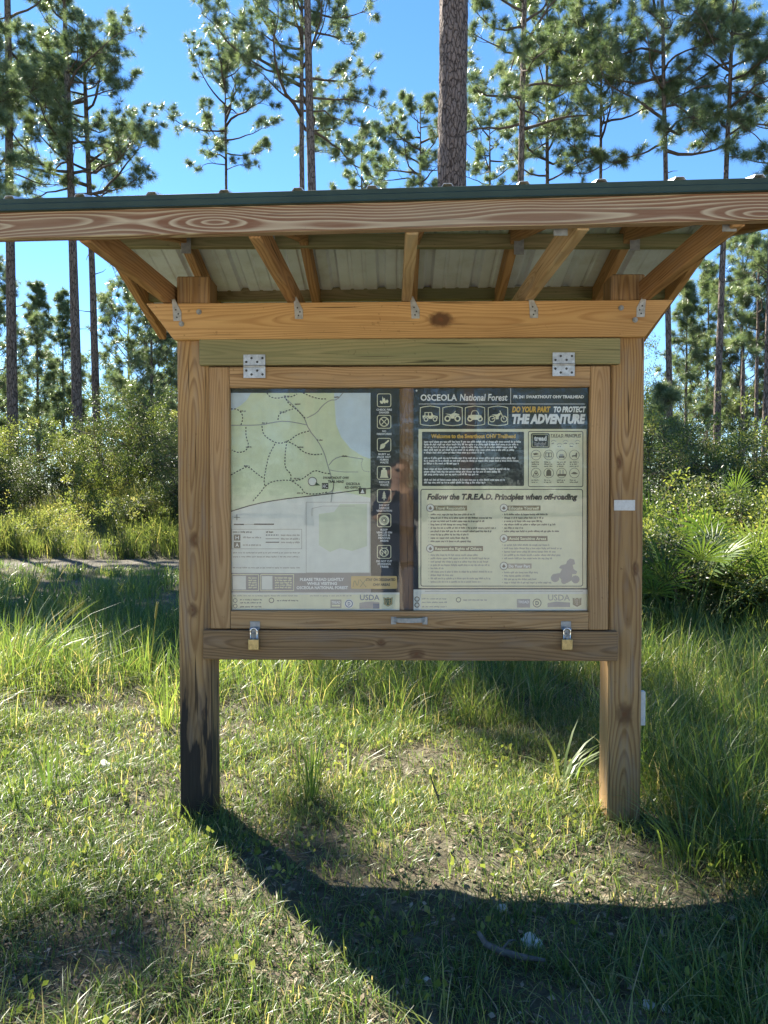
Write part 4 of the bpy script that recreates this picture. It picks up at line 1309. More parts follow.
def trunk_mesh(tr, lm, bk):
    n0 = len(tr.f)
    off = tr.n
    me = bpy.data.meshes.new('trunk')
    me.from_pydata([tuple(p) for p in np.concatenate(tr.v + lm.v)], [], tr.f + [tuple(i + off for i in f) for f in lm.f])
    me.materials.append(bk); me.materials.append(M['limb'])
    mi = np.ones(len(me.polygons), np.int32); mi[:n0] = 0
    me.polygons.foreach_set('material_index', mi)
    me.polygons.foreach_set('use_smooth', [True] * len(me.polygons))
    me.update()
    return me



def pine(px, d, label, group, H, diam_px=None, r0=None, base_x=None, top_px=None, bark_=None, proto=None, rotz=0, **kw):
    """a pine whose trunk is seen at column px (mid trunk), at distance d"""
    name = 'pine_tree'
    x = (px - 397) / FPX * d
    y = d
    lean = (0, 0)
    if top_px is not None:
        z1 = 12.0
        lean = ((top_px - px) / FPX * d * H / z1, 0)
    if r0 is None: r0 = diam_px / FPX * d / 2
    z = hzf(x, y)
    root = tag(empty(name, (x, y, z)), label, 'tree', group)
    root.rotation_euler = (0, 0, rotz)
    if proto is None:
        tr, lm, (nv, ntri, tint) = make_pine(H, r0, lean=lean, **kw)
        meshes = (trunk_mesh(tr, lm, bark_ or M['bark']), big_mesh('crown', nv, None, ntri, M['needles_young'] if kw.get('young') else M['needles'], tint))
    else: meshes = proto
    for nm, me in zip(('trunk', 'crown'), meshes):
        o = bpy.data.objects.new(nm, me); COL.objects.link(o); o.parent = root
    PINES.append((root, meshes))
    return meshes


G1 = 'tall pines behind the kiosk'
# close thick trunk behind the roof
tr, lm, cr = make_pine(19, 0.176, 13.5, 18.8, 16, 3.0, 101, lean=(0.15, 0.1), topr=0.55, per=40)
x6, y6 = (449 - 397) / FPX * 8.5, 8.5
rt = tag(empty('pine_tree', (x6, y6, hzf(x6, y6))), 'thickest pine trunk rising close behind the middle of the kiosk roof', 'tree', G1)
mb = MB()
k = 220
zz = np.linspace(-0.2, 19, k)
rr_ = np.random.default_rng(4)
th = np.linspace(0, 2 * PI, 40, endpoint=False)
TH, ZZ = np.meshgrid(th, zz)
rad = 0.178 * (1 - 0.42 * np.clip(ZZ / 19, 0, 1)) + np.where(ZZ < 0.4, (0.4 - ZZ) * 0.12, 0)
rad = rad + (vnoise(TH * 5.1, ZZ * 7.0, 1.0, 7) - 0.5) * 0.022 + (vnoise(TH * 11, ZZ * 16.0, 1.0, 9) - 0.5) * 0.014
v = np.stack([0.15 * (ZZ / 19) ** 1.3 + rad * np.cos(TH), 0.1 * (ZZ / 19) ** 1.3 + rad * np.sin(TH), ZZ], -1).reshape(-1, 3)
idx = np.arange(k * 40).reshape(k, 40)
q = np.stack([idx[:-1], np.roll(idx, -1, 1)[:-1], np.roll(idx, -1, 1)[1:], idx[1:]], -1).reshape(-1, 4)
for nm, me in (('trunk', big_mesh('trunk', np.concatenate([v] + lm.v), np.concatenate([q, np.array([f for f in lm.f if len(f) == 4]) + len(v)]), None, M['bark_close'], None, True)), ('crown', big_mesh('crown', cr[0], None, cr[1], M['needles'], cr[2]))):
    o = bpy.data.objects.new(nm, me); COL.objects.link(o); o.parent = rt

pine(10, 24, 'straight pine at the far left edge of the clearing', G1, 22, 11.5, h0=11.2, h1=21.8, nl=30, Lmax=2.7, seed=1, stubs=2)
pine(78, 25, 'left pine of the close pair left of the kiosk, the thicker trunk', G1, 18.6, 11.5, top_px=70, h0=10.6, h1=18.4, nl=34, Lmax=3.2, seed=2, stubs=2)
pine(97, 27, 'right pine of the close pair left of the kiosk, with a crooked forking limb', G1, 17.8, 9.0, top_px=88, h0=11.4, h1=17.6, nl=26, Lmax=3.9, seed=13, stubs=4)
pine(303, 27, 'pine with the wide spreading crown above the left half of the roof', G1, 20, 8.0, h0=13.2, h1=19.9, nl=34, Lmax=4.3, seed=4, stubs=1)
pine(318, 24, 'bare pine pole standing just right of a wide crowned pine above the roof', G1, 24, 11.5, top_px=310, h0=19.0, h1=23.8, nl=14, Lmax=2.5, seed=5)
pine(226, 30, 'small pine with a rounded crown low above the left part of the roof', G1, 17.5, 5.0, h0=13.0, h1=17.4, nl=20, Lmax=3.0, seed=6, shape='round')
pine(420, 31, 'pine whose crown shows left of the thickest trunk just over the roof', G1, 16.6, 5.0, h0=12.6, h1=16.5, nl=20, Lmax=2.9, seed=7, shape='round')
pine(362, 36, 'small pine tip barely over the roof, left of the thickest trunk', G1, 17.0, 4.5, h0=13.5, h1=16.9, nl=14, Lmax=2.0, seed=27, shape='round')
pine(519, 25, 'tall pine right of the thickest trunk, first of the trunks there', G1, 23, 9.0, top_px=522, h0=12.5, h1=22.5, nl=36, Lmax=3.0, seed=8, stubs=1)
pine(546, 29, 'slimmer pine second to the right of the thickest trunk', G1, 21, 6.0, top_px=545, h0=12.5, h1=20.8, nl=34, Lmax=3.0, seed=9)
pine(597, 27, 'slender pine with a fan of thin limbs above the right half of the roof', G1, 17.8, 5.5, h0=12.2, h1=17.6, nl=28, Lmax=2.9, seed=10, shape='round')
pine(668, 25, 'pine with long reaching limbs whose thin trunk shows again beside the right beam end', G1, 20, 7.0, top_px=658, h0=12.0, h1=19.8, nl=32, Lmax=3.5, seed=11, stubs=2)
pine(488, 34, 'low crowned pine just right of the thickest trunk above the roof edge', G1, 18.2, 4.5, h0=13.5, h1=18.0, nl=18, Lmax=2.2, seed=12, shape='round')
pine(713, 24, 'slightly leaning bare trunk right of the kiosk under the roof corner', G1, 17, 8.0, top_px=722, h0=12.0, h1=16.8, nl=30, Lmax=3.0, seed=14, stubs=3)
pine(760, 23, 'knobbly pine at the far right edge with drooping sprays', G1, 15.0, 6.5, top_px=764, h0=8.6, h1=14.8, nl=18, Lmax=1.7, seed=16, stubs=4)
pine(739, 27, 'broken dead looking pole among the pines at the right edge', G1, 6.2, 4.5, h0=5.0, h1=6.1, nl=2, Lmax=0.6, seed=17, topr=0.8, tufts=2)
pine(752, 29, 'thin pine between the dead pole and the knobbly pine at the right edge', G1, 10.4, 5.0, h0=6.0, h1=10.2, nl=18, Lmax=1.9, seed=18, shape='round')
pine(-28, 19, 'pine just outside the left edge whose lowest sprays hang into view', G1, 13, 9, h0=7.6, h1=12.8, nl=34, Lmax=1.9, seed=19)
pine(-78, 20.5, 'dense pine well outside the left edge that shades the grass by the sandy track', G1, 14.5, 10, h0=9.5, h1=14.3, nl=40, Lmax=2.4, seed=22)
pine(-14, 21, 'tall pine just outside the left edge with its crown above the picture', G1, 21.5, 11, h0=16.4, h1=21.3, nl=26, Lmax=1.7, seed=20)
pine(-176, 16.2, 'pine well outside the left edge that dapples the left foreground', G1, 17.4, 11, h0=14.4, h1=17.2, nl=14, Lmax=1.35, seed=21)

G2 = 'young pines at the edge of the wood'
yg = [(36, 33, 9.2, 1.7, 'dull green young pine between the left edge pine and the trunk pair', 31),
      (62, 36, 9.6, 1.8, 'young pine left behind the trunk pair', 32),
      (128, 31, 9.2, 1.9, 'tall sunlit young pine between the trunk pair and the left post', 33),
      (151, 27, 8.2, 1.7, 'dark young pine next to the left post', 34),
      (171, 33, 8.6, 1.6, 'young pine half hidden behind the left post', 35),
      (-8, 30, 9.2, 1.8, 'young pine half cut off by the left edge', 36),
      (683, 30, 8.2, 1.5, 'bushy young pine nearest the right end of the beam', 37),
      (703, 33, 9.6, 1.8, 'taller young pine with a pointed top behind the leaning trunk', 38),
      (737, 31, 10.6, 1.9, 'broad young pine between the leaning trunk and the right edge', 39),
      (662, 21, 3.6, 0.9, 'small feathery pine sapling beside the right post', 40),
      (780, 30, 11.0, 2.0, 'young pine half cut off by the right edge', 41),
      (240, 34, 9.0, 1.9, 'young pine hidden behind the kiosk panel', 42),
      (560, 33, 9.0, 1.9, 'second young pine hidden behind the kiosk panel', 43)]
for px, d, H, Lm, lab, sd in yg:
    H *= 1.1 if H > 5 else 1.0
    pine(px, d, lab, G2, H, r0=0.035 + 0.006 * H, h0=H * 0.22, h1=H * 0.985, nl=int(H * 5.2), Lmax=Lm * 1.2, seed=sd, young=True, shape='cone' if sd % 3 else 'round', per=40, w=0.0105, tufts=6, tl=(0.17, 0.30), topr=0.15)

# pines across the road behind the camera: they only show as reflections in the pane
bl = PINES[3][1]
for i, (x, y, rz) in enumerate(((-9, -21, 0.4), (-3.5, -24, 1.7), (2.5, -20, 2.9), (7.5, -23, 4.0), (13, -19, 5.1), (-15, -18, 2.2))):
    src = PINES[(0, 1, 8, 10, 3, 7)[i]][1]
    root = tag(empty('pine_tree', (x, y, hzf(x, y))), 'tall pine across the added pale sand in front of the kiosk, mirrored in its pane', 'tree', 'pines across the open sand')
    root.rotation_euler = (0, 0, rz)
    for nm, me in zip(('trunk', 'crown'), src):
        o = bpy.data.objects.new(nm, me); COL.objects.link(o); o.parent = root


# ------------------------------------------------------------------ shrubs
def leaf_cloud(C, rad, n, r, size=(0.03, 0.06), aspect=0.5, up=0.3, tints=None):
    """n folded leaves round each clump centre C (k,3) with radius rad (k,)"""
    k = len(C)
    P = np.repeat(C, n, 0)
    off = unit(r.normal(size=(k * n, 3))) * (r.random((k * n, 1)) ** 0.45) * np.repeat(rad, n)[:, None]
    off[:, 2] *= 0.8
    P = P + off
    d = unit(unit(off) * 0.7 + r.normal(size=(k * n, 3)) * 0.6 + np.array([0, 0, up]))
    s = unit(np.cross(d, r.normal(size=(k * n, 3))))
    nn = np.cross(d, s)
    L = r.uniform(size[0], size[1], (k * n, 1)); w = L * aspect
    a = P; tip = P + d * L
    m = P + d * L * 0.5
    v = np.stack([a, m - s * w * 0.5 + nn * w * 0.15, tip, m + s * w * 0.5 + nn * w * 0.15], 1).reshape(-1, 3)
    i = np.arange(k * n)[:, None] * 4
    t = np.concatenate([i + np.array([[0, 1, 2]]), i + np.array([[0, 2, 3]])], 0)
    t0 = np.repeat(r.beta(2, 2.4, k) if tints is None else tints, n) * 0.6 + r.random(k * n) * 0.4
    return v, t, np.concatenate([t0, t0])


def make_shrub(h, wdt, seed, clumps=70, n=70, size=(0.035, 0.07), aspect=0.5):
    r = np.random.default_rng(seed)
    st = MB(); C, Rd = [], []
    ns = 7
    for i in range(ns):
        a = r.uniform(0, 2 * PI)
        hh = h * r.uniform(0.6, 1.0)
        p = smooth_path((r.normal() * 0.08, r.normal() * 0.08, -0.05), (math.cos(a) * wdt / h * 0.55, math.sin(a) * wdt / h * 0.55, 1), hh, r, 7, 0.25, 0.16)
        st.tube(p, np.linspace(0.018, 0.005, 7), 5)
        for j in range(clumps // ns):
            s = r.uniform(0.15, 1.0) ** 0.7 if j else 1.0
            q = s * 6; qi = min(int(q), 5)
            c = p[qi] * (1 - (q - qi)) + p[qi + 1] * (q - qi)
            e = smooth_path(c, (r.normal(), r.normal(), r.uniform(0, .8)), wdt * r.uniform(0.08, 0.34), r, 3, 0.2, 0.3)
            st.tube(e, np.linspace(0.007, 0.003, 3), 4)
            C.append(e[-1]); Rd.append(r.uniform(0.10, 0.26) * (wdt / 1.6) ** 0.5)
    C = np.array(C); C[:, 2] = np.maximum(C[:, 2], 0.08)
    return st, leaf_cloud(C, np.array(Rd), n, r, size, aspect)


def shrub_meshes(mat, *a, **k):
    st, (v, t, ti) = make_shrub(*a, **k)
    return mb_mesh(st, 'stems', M['twig']), big_mesh('foliage', v, None, t, mat, ti)


SH = [shrub_meshes(M['shrub_dark'], 3.2, 3.0, 51, clumps=140, n=120, size=(0.035, 0.065)),
      shrub_meshes(M['shrub_dark'], 2.6, 2.6, 52, clumps=130, n=120, size=(0.035, 0.06)),
      shrub_meshes(M['shrub_light'], 2.4, 2.2, 53, clumps=110, n=110, size=(0.035, 0.065)),
      shrub_meshes(M['shrub_light'], 1.3, 1.5, 54, clumps=90, n=80, size=(0.03, 0.06)),
      shrub_meshes(M['shrub_dark'], 1.2, 1.5, 55, clumps=90, n=80, size=(0.03, 0.055)),
      shrub_meshes(M['shrub_light'], 0.8, 1.1, 56, clumps=80, n=80, size=(0.025, 0.05), aspect=0.35)]


def shrub(x, y, kind, sc, rz, label, group):
    if y > 16 and x < 0: sc = (sc[0] * 0.85, sc[1] * (0.62 + 0.5 * ((rz * 7.3) % 1.0)))
    root = tag(empty('shrub', (x, y, hzf(x, y))), label, 'shrub', group)
    root.rotation_euler = (0, 0, rz); root.scale = (sc[0], sc[0], sc[1])
    for nm, me in zip(('stems', 'foliage'), SH[kind]):
        o = bpy.data.objects.new(nm, me); COL.objects.link(o); o.parent = root


def X(px, d): return (px - 397) / FPX * d


GS = 'shrubs along the far side of the sandy track'
for px, d, kd, sc, rz, lab in ((8, 21, 0, (1.0, 1.05), .3, 'dark evergreen shrub round the foot of the far left pine'), (40, 20, 1, (1.05, 1.1), 1.1, 'dark evergreen shrub right of the far left pine'),
                               (66, 21.5, 2, (1.1, 1.15), 2.0, 'lighter shrub at the foot of the trunk pair'), (93, 20.5, 0, (0.9, 0.95), 2.9, 'broad dark shrub in front of the trunk pair'),
                               (122, 20, 1, (1.1, 1.12), 4.1, 'dark shrub between the trunk pair and the left post'), (147, 21, 2, (1.1, 1.2), 5.0, 'sunlit bushy shrub second from the left post'),
                               (170, 19.5, 0, (0.9, 0.95), 5.7, 'tall shrub right beside the left post'), (22, 23.5, 2, (1.3, 1.5), 0.9, 'pale shrub looking over the dark ones at the far left'),
                               (110, 24.5, 1, (1.5, 1.5), 3.3, 'tallest dark shrub behind the row left of the kiosk'), (-25, 20, 1, (1.2, 1.2), 2.2, 'dark shrub cut by the left edge'),
                               (175, 17.0, 4, (1.0, 1.0), 1.2, 'low dark shrub by the sandy track near the left post'), (140, 17.2, 4, (0.9, 0.85), 4.0, 'low twiggy shrub in the yellow weeds above the track'),
                               (100, 18.6, 3, (1.1, 1.1), 5.2, 'light rounded shrub behind the yellow weeds left of the left post'), (250, 20, 0, (1, 1), 4.4, 'shrub hidden behind the map side of the panel'), (330, 19, 1, (1, 1), 1.4, 'shrub hidden behind the middle of the panel')):
    shrub(X(px, d), d, kd, sc, rz, lab, GS)
GR = 'shrubs on the bank right of the kiosk'
for px, d, kd, sc, rz, lab in ((655, 13.5, 1, (1.0, 0.95), .2, 'dark shrub standing tallest beside the right post'), (690, 14.5, 2, (1.1, 1.05), 1.4, 'light green shrub behind the leaning trunk foot'),
                               (728, 14, 0, (0.85, 0.80), 2.2, 'dark glossy shrub near the top of the right bank'), (762, 15, 2, (1.1, 1.15), 3.1, 'bright shrub by the right edge at the top of the bank'),
                               (668, 9.8, 3, (1.0, 1.05), 4.0, 'leafy light shrub half way up the bank beside the right post'), (705, 10.5, 4, (1.1, 1.15), 5.1, 'dark small leaved shrub in the middle of the right bank'),
                               (745, 10.2, 3, (1.1, 1.05), 5.9, 'yellow green shrub in the middle of the right bank near the edge'), (658, 7.4, 4, (0.85, 0.80), .8, 'low dark shrub touching the right post at the foot of the bank'),
                               (692, 7.6, 5, (1.1, 1.0), 1.9, 'pale twiggy low shrub below the fan palmetto'), (728, 7.4, 4, (0.8, 0.62), 2.7, 'low dark shrub in the shadow under the fan palmetto'),
                               (765, 7.5, 5, (1.1, 1.0), 3.6, 'low pale shrub at the right edge under the bright palmetto'), (640, 11.5, 3, (1.2, 1.3), 4.9, 'light shrub peeping out behind the right post'),
                               (800, 9, 3, (1.2, 1.2), 0.4, 'shrub cut by the right edge'), (560, 15, 1, (1, 1), 2.4, 'shrub hidden behind the rules side of the panel')):
    shrub(X(px, d), d, kd, sc, rz, lab, GR)


# ------------------------------------------------------------------ saw palmettos
def make_frond(r, L=0.75, nl=20, blade=0.45, el=0.9):
    """fan frond: petiole along +X rising, a fan of folded leaflets at its end"""
    V, F = [], []
    mb = MB()
    pt = smooth_path((0, 0, 0), (math.cos(el), 0, math.sin(el)), L, r, 5, -0.15, 0.05)
    mb.tube(pt, np.linspace(0.009, 0.005, 5), 5)
    d = unit(pt[-1] - pt[-2]); side = np.array([0, 1.0, 0]); nrm = np.cross(d, side)
    tilt = r.uniform(-0.5, 0.3)
    d = unit(d + nrm * tilt); nrm = np.cross(d, side)
    for i in range(nl):
        a = (i / (nl - 1) - 0.5) * 2 * R(98)
        dd = unit(d * math.cos(a) + side * math.sin(a) + nrm * r.normal() * 0.05)
        ss = np.cross(dd, nrm)
        l = blade * (0.72 + 0.28 * math.cos(a * 0.75)) * r.uniform(0.92, 1.06)
        w = 0.013 * r.uniform(0.85, 1.2) * blade / 0.45
        p0 = pt[-1]
        m = p0 + dd * l * 0.55; e = p0 + dd * l + np.array([0, 0, -1]) * l * r.uniform(0.02, 0.14)
        up = nrm * w * 0.45
        v = [p0, m - ss * w + up, m, m + ss * w + up, e]
        mb.add(v, [(0, 1, 2), (0, 2, 3), (1, 4, 2), (2, 4, 3)])
    return mb


def palmetto(x, y, seed, nf, L, blade, label, tint, rz=0, front=None):
    r = np.random.default_rng(seed)
    root = tag(empty('saw_palmetto', (x, y, hzf(x, y))), label, 'palmetto', 'saw palmettos')
    root.rotation_euler = (0, 0, rz)
    for i in range(nf):
        mb = make_frond(r, L * r.uniform(0.7, 1.15), 20, blade * r.uniform(0.85, 1.1), r.uniform(0.55, 1.35))
        me = mb_mesh(mb, 'frond', M['palmetto'], False)
        a_ = me.attributes.new('tint', 'FLOAT', 'FACE')
        a_.data.foreach_set('value', np.clip(r.normal(tint, 0.12) + r.normal(size=len(me.polygons)) * 0.05, 0, 1).astype(np.float32))
        o = bpy.data.objects.new('frond', me); COL.objects.link(o); o.parent = root
        o.rotation_euler = (0, 0, i * 2.4 + r.normal() * 0.3)


palmetto(X(694, 6.8), 6.8, 1, 10, 0.78, 0.38, 'dark fan palmetto in the middle of the right bank, nearest the right post', 0.35, 0.5)
palmetto(X(786, 6.9), 6.9, 2, 9, 0.75, 0.40, 'bright backlit palmetto at the right edge', 0.52, 1.2)
palmetto(X(722, 12.5), 12.5, 3, 10, 1.15, 0.55, 'bright palmetto high on the bank below the leaning trunk', 0.36, 2.0)
palmetto(X(754, 13.2), 13.2, 4, 9, 1.1, 0.52, 'palmetto high on the bank close to the right edge', 0.33, 0.2)
palmetto(X(722, 9.6), 9.6, 6, 8, 0.85, 0.45, 'greyish palmetto among dry stems half way up the right bank', 0.25, 3.2)
palmetto(X(665, 10.5), 10.5, 5, 8, 0.95, 0.50, 'dark palmetto beside the right post at half height of the bank', 0.22, 4.2)

palmetto(X(668, 7.0), 7.0, 7, 9, 0.62, 0.40, 'small dark palmetto close beside the right post', 0.25, 1.4)
palmetto(X(735, 7.9), 7.9, 8, 10, 0.85, 0.45, 'dark palmetto between the two nearest palmettos on the right bank', 0.30, 2.4)
palmetto(X(712, 8.7), 8.7, 9, 9, 0.85, 0.40, 'upright palmetto rising behind the nearest ones on the right bank', 0.28, 0.9)
palmetto(X(700, 11.4), 11.4, 10, 10, 1.15, 0.50, 'pale green palmetto in the upper middle of the right bank', 0.34, 5.0)

for i, (x, y, kd, rz) in enumerate(((-4.6, 17.5, 1, .4), (-3.2, 19.5, 0, 1.9), (-1.9, 17.0, 3, 2.5), (-0.6, 19.0, 1, 3.3), (0.9, 17.2, 2, 4.4), (2.2, 18.5, 0, 5.2), (3.4, 16.0, 2, 0.9), (1.6, 14.6, 3, 1.5), (0.4, 21.5, 0, 2.1), (-2.4, 22.5, 2, 3.9))):
    root = tag(empty('shrub', (x, y, hzf(x, y))), 'shrub standing behind the kiosk, hidden by its panel', 'shrub', 'shrubs hidden by the panel')
    root.rotation_euler = (0, 0, rz)
    for nm, me in zip(('stems', 'foliage'), SH[kd]):
        o = bpy.data.objects.new(nm, me); COL.objects.link(o); o.parent = root
# ------------------------------------------------------------------ grass, weeds, litter
def blades(P, h, w, lean_dir, lean, r, tint, seg=3, droop=0.5):
    """curved tapering blades: 7 vertices each"""
    n = len(P)
    s = np.stack([-lean_dir[:, 1], lean_dir[:, 0], np.zeros(n)], 1)
    rot = r.uniform(-0.9, 0.9, n)
    c, si = np.cos(rot)[:, None], np.sin(rot)[:, None]
    s = np.stack([s[:, 0] * c[:, 0] - s[:, 1] * si[:, 0], s[:, 0] * si[:, 0] + s[:, 1] * c[:, 0], np.zeros(n)], 1)
    ld = np.stack([lean_dir[:, 0], lean_dir[:, 1], np.zeros(n)], 1)
    up = np.array([0, 0, 1.0])
    vs = []
    for f, wf in ((0.0, 0.8), (0.4, 1.0), (0.75, 0.7), (1.0, 0)):
        z = f * (1 - droop * f * lean[:, None] * 0.9)
        p = P + up * h[:, None] * z + ld * (h * lean)[:, None] * f ** 1.7
        if wf > 0:
            vs += [p - s * (w * wf / 2)[:, None], p + s * (w * wf / 2)[:, None]]
        else: vs.append(p)
    v = np.stack(vs, 1).reshape(-1, 3)
    i = np.arange(n)[:, None] * 7
    q = np.concatenate([i + np.array([[0, 1, 3, 2]]), i + np.array([[2, 3, 5, 4]])], 0)
    t = i + np.array([[4, 5, 6]])
    return v, q, t, np.concatenate([tint, tint, tint])


def scatter_tufts(cx, cy, nb, spread, h, hvar, w, r, tint, leanm=0.55):
    """nb blades (array) round each centre"""
    k = np.repeat(np.arange(len(cx)), nb)
    n = len(k)
    a = r.uniform(0, 2 * PI, n)
    rad = np.abs(r.normal(size=n)) * spread[k]
    x = cx[k] + np.cos(a) * rad; y = cy[k] + np.sin(a) * rad
    P = np.stack([x, y, hz(x, y) - 0.01], 1)
    aa = a + r.normal(size=n) * 0.7
    ld = np.stack([np.cos(aa), np.sin(aa)], 1)
    hh = h[k] * r.uniform(1 - hvar, 1 + hvar * 0.4, n)
    lean = np.clip(np.abs(r.normal(size=n)) * leanm + 0.12, 0.05, 1.15)
    ww = w[k] * r.uniform(0.7, 1.3, n)
    tt = np.clip(tint[k] + r.normal(size=n) * 0.16 + (r.random(n) < 0.06) * 0.5, 0, 1)
    return blades(P, hh, ww, ld, lean, r, tt)


def sstep(x, a, b_): t = np.clip((x - a) / (b_ - a), 0, 1); return t * t * (3 - 2 * t)


def gp(px, py):
    """ground point seen at a pixel"""
    v = at(px, py, 1.0) - CAM
    t = -CAM.z / v.z
    p = CAM + v * t
    return p.x, p.y


def lush(x, y):
    """0 = trampled, 1 = tall growth"""
    right = sstep(x, 0.98, 1.35) * sstep(y, 1.25, 1.9)
    rear = sstep(y, 4.15, 4.9) * sstep(x, -1.7, -0.7)
    left = sstep(y, 4.3, 5.6) * sstep(-x, 0.6, 1.5)
    lfar = sstep(-x, 1.9, 2.6) * sstep(y, 2.6, 4.0) * 0.8
    n = vnoise(x, y, 1.6, 3)
    front = sstep(x, -0.35, 0.25) * sstep(-y, -2.55, -2.2) * 0.30
    m = np.maximum.reduce([right, rear, left, lfar, front])
    return np.clip(m * (0.55 + 0.75 * n) + 0.35 * np.clip(vnoise(x, y, 2.3, 4) - 0.62, 0, 1) * 2, 0, 1)


def in_view(x, y, m=0.9): return (np.abs(x - 0.02 * y) < 0.56 * y + m)


parts = []
r = np.random.default_rng(11)


def zone(x0, x1, y0, y1, dens, fn, marg=0.9):
    n = int((x1 - x0) * (y1 - y0) * dens)
    x = r.uniform(x0, x1, n); y = r.uniform(y0, y1, n)
    k = in_view(x, y, marg)
    fn(x[k], y[k])


def short(x, y):          # thin short turf in the trampled parts
    L = lush(x, y)
    bare = vnoise(x, y, 1.9, 5)
    keep = r.random(len(x)) < np.clip(0.55 + 2.0 * (bare - 0.40) + L, 0.2, 1)
    x, y, L = x[keep], y[keep], L[keep]
    n = len(x)
    parts.append(scatter_tufts(x, y, r.integers(4, 10, n), np.full(n, 0.035), 0.035 + 0.075 * r.random(n) ** 1.6 + 0.06 * L, 0.5, np.full(n, 0.0032), r, np.clip(0.30 + 0.35 * (vnoise(x, y, 0.9, 6) - 0.4) + r.normal(size=n) * 0.14 + (r.random(n) < 0.15) * 0.5, 0, 1), 0.8))


def tall(x, y):
    L = lush(x, y)
    bx_, by_ = gp(512, 955)
    keep = (r.random(len(x)) < L * 1.1) & (L > 0.15) & (np.hypot(x - bx_, (y - by_ + 0.1) * 0.7) > 0.24)
    x, y, L = x[keep], y[keep], L[keep]
    n = len(x)
    parts.append(scatter_tufts(x, y, r.integers(7, 18, n), np.full(n, 0.05), (0.11 + 0.30 * L) * r.uniform(0.6, 1.25, n), 0.5, np.full(n, 0.0048), r, np.clip(0.34 + 0.4 * (vnoise(x, y, 0.8, 8) - 0.5) + r.normal(size=n) * 0.13, 0, 1), 0.5))
    # flattened dry thatch between the green tufts
    m = r.random(n) < 0.36
    parts.append(scatter_tufts(x[m], y[m], r.integers(2, 6, m.sum()), np.full(m.sum(), 0.06), r.uniform(0.15, 0.38, m.sum()), 0.5, np.full(m.sum(), 0.004), r, r.uniform(0.8, 1.0, m.sum()), 0.95))


zone(-2.6, 2.8, 1.15, 4.6, 2300, short)
zone(-4.5, 4.5, 4.0, 7.5, 200, short)
zone(-2.8, 3.2, 1.2, 4.4, 190, tall)
zone(-5.2, 5.2, 4.2, 8.0, 130, tall, 1.6)


def farg(x, y):
    k = r.random(len(x)) < 0.15 + 1.5 * (vnoise(x, y, 1.1, 31) - 0.22)
    x, y = x[k], y[k]
    n = len(x)
    keep = ~((y > 12.6 + vnoise(x, y, 0.7, 30)) & (y < 15.0) & (x < 1)) | (r.random(n) < 0.42)
    x, y = x[keep], y[keep]; n = len(x)
    parts.append(scatter_tufts(x, y, r.integers(8, 20, n), np.full(n, 0.07), (0.16 + 0.42 * vnoise(x, y, 1.1, 9)) * (1 - 0.55 * sstep(y, 10.0, 12.2)), 0.5, np.full(n, 0.008), r, np.clip(0.34 + 0.4 * (vnoise(x, y, 0.6, 10) - 0.5) + r.normal(size=n) * 0.1, 0, 1), 0.55))


zone(-9.5, 9, 7.8, 13.6, 46, farg)
zone(-15, -7.0, 5.5, 13.6, 14, farg, 9)
zone(5.0, 13, 4.5, 13.6, 12, farg, 9)
# tufts crowding round the feet of both posts
px_ = np.array([xl0 + 0.07, xr1 - 0.07])[r.integers(0, 2, 60)]
a = r.uniform(0, 2 * PI, 60); d_ = r.uniform(0.10, 0.22, 60)
x = px_ + np.cos(a) * d_; y = 3.25 + np.sin(a) * d_
parts.append(scatter_tufts(x, y, r.integers(5, 12, 60), np.full(60, 0.025), r.uniform(0.06, 0.17, 60), 0.5, np.full(60, 0.0038), r, r.uniform(0.2, 0.7, 60), 0.6))
# bright tufts at the lower left corner
n = 46
x = r.uniform(-1.15, -0.35, n); y = r.uniform(1.42, 1.95, n)
parts.append(scatter_tufts(x, y, r.integers(8, 20, n), np.full(n, 0.04), r.uniform(0.08, 0.17, n), 0.5, np.full(n, 0.0036), r, r.uniform(0.45, 0.8, n), 0.8))


def join(parts):
    V, Q, T, TQ, TT, off = [], [], [], [], [], 0
    for v, q, t, ti in parts:
        V.append(v); Q.append(q + off); T.append(t + off)
        TQ.append(ti[:len(q)]); TT.append(ti[len(q):len(q) + len(t)])
        off += len(v)
    return np.concatenate(V), np.concatenate(Q), np.concatenate(T), np.concatenate(TQ + TT)


v, q, t, ti = join(parts)
print('grass blades', len(t))
g = bpy.data.objects.new('grass', big_mesh('grass', v, q, t, M['grass'], ti))
place(g); tag(g, 'uneven backlit green grass, short under the kiosk and tall behind it', 'grass', kind='stuff')

# yellow-green weeds on the bank behind the track and on the right bank
parts = []


def weeds(x, y, h0, h1, w, t0):
    n = len(x)
    parts.append(scatter_tufts(x, y, r.integers(8, 16, n), np.full(n, 0.10), h0 + (h1 - h0) * vnoise(x, y, 0.9, 12), 0.45, np.full(n, w), r, np.clip(t0 + 0.5 * (vnoise(x, y, 0.5, 13) - 0.5) + r.normal(size=n) * 0.12, 0, 1), 0.45))


def wl(x, y):
    k = r.random(len(x)) < 0.35 + 1.2 * vnoise(x, y, 0.8, 21)
    weeds(x[k], y[k], 0.20, 1.05, 0.010, 0.32)


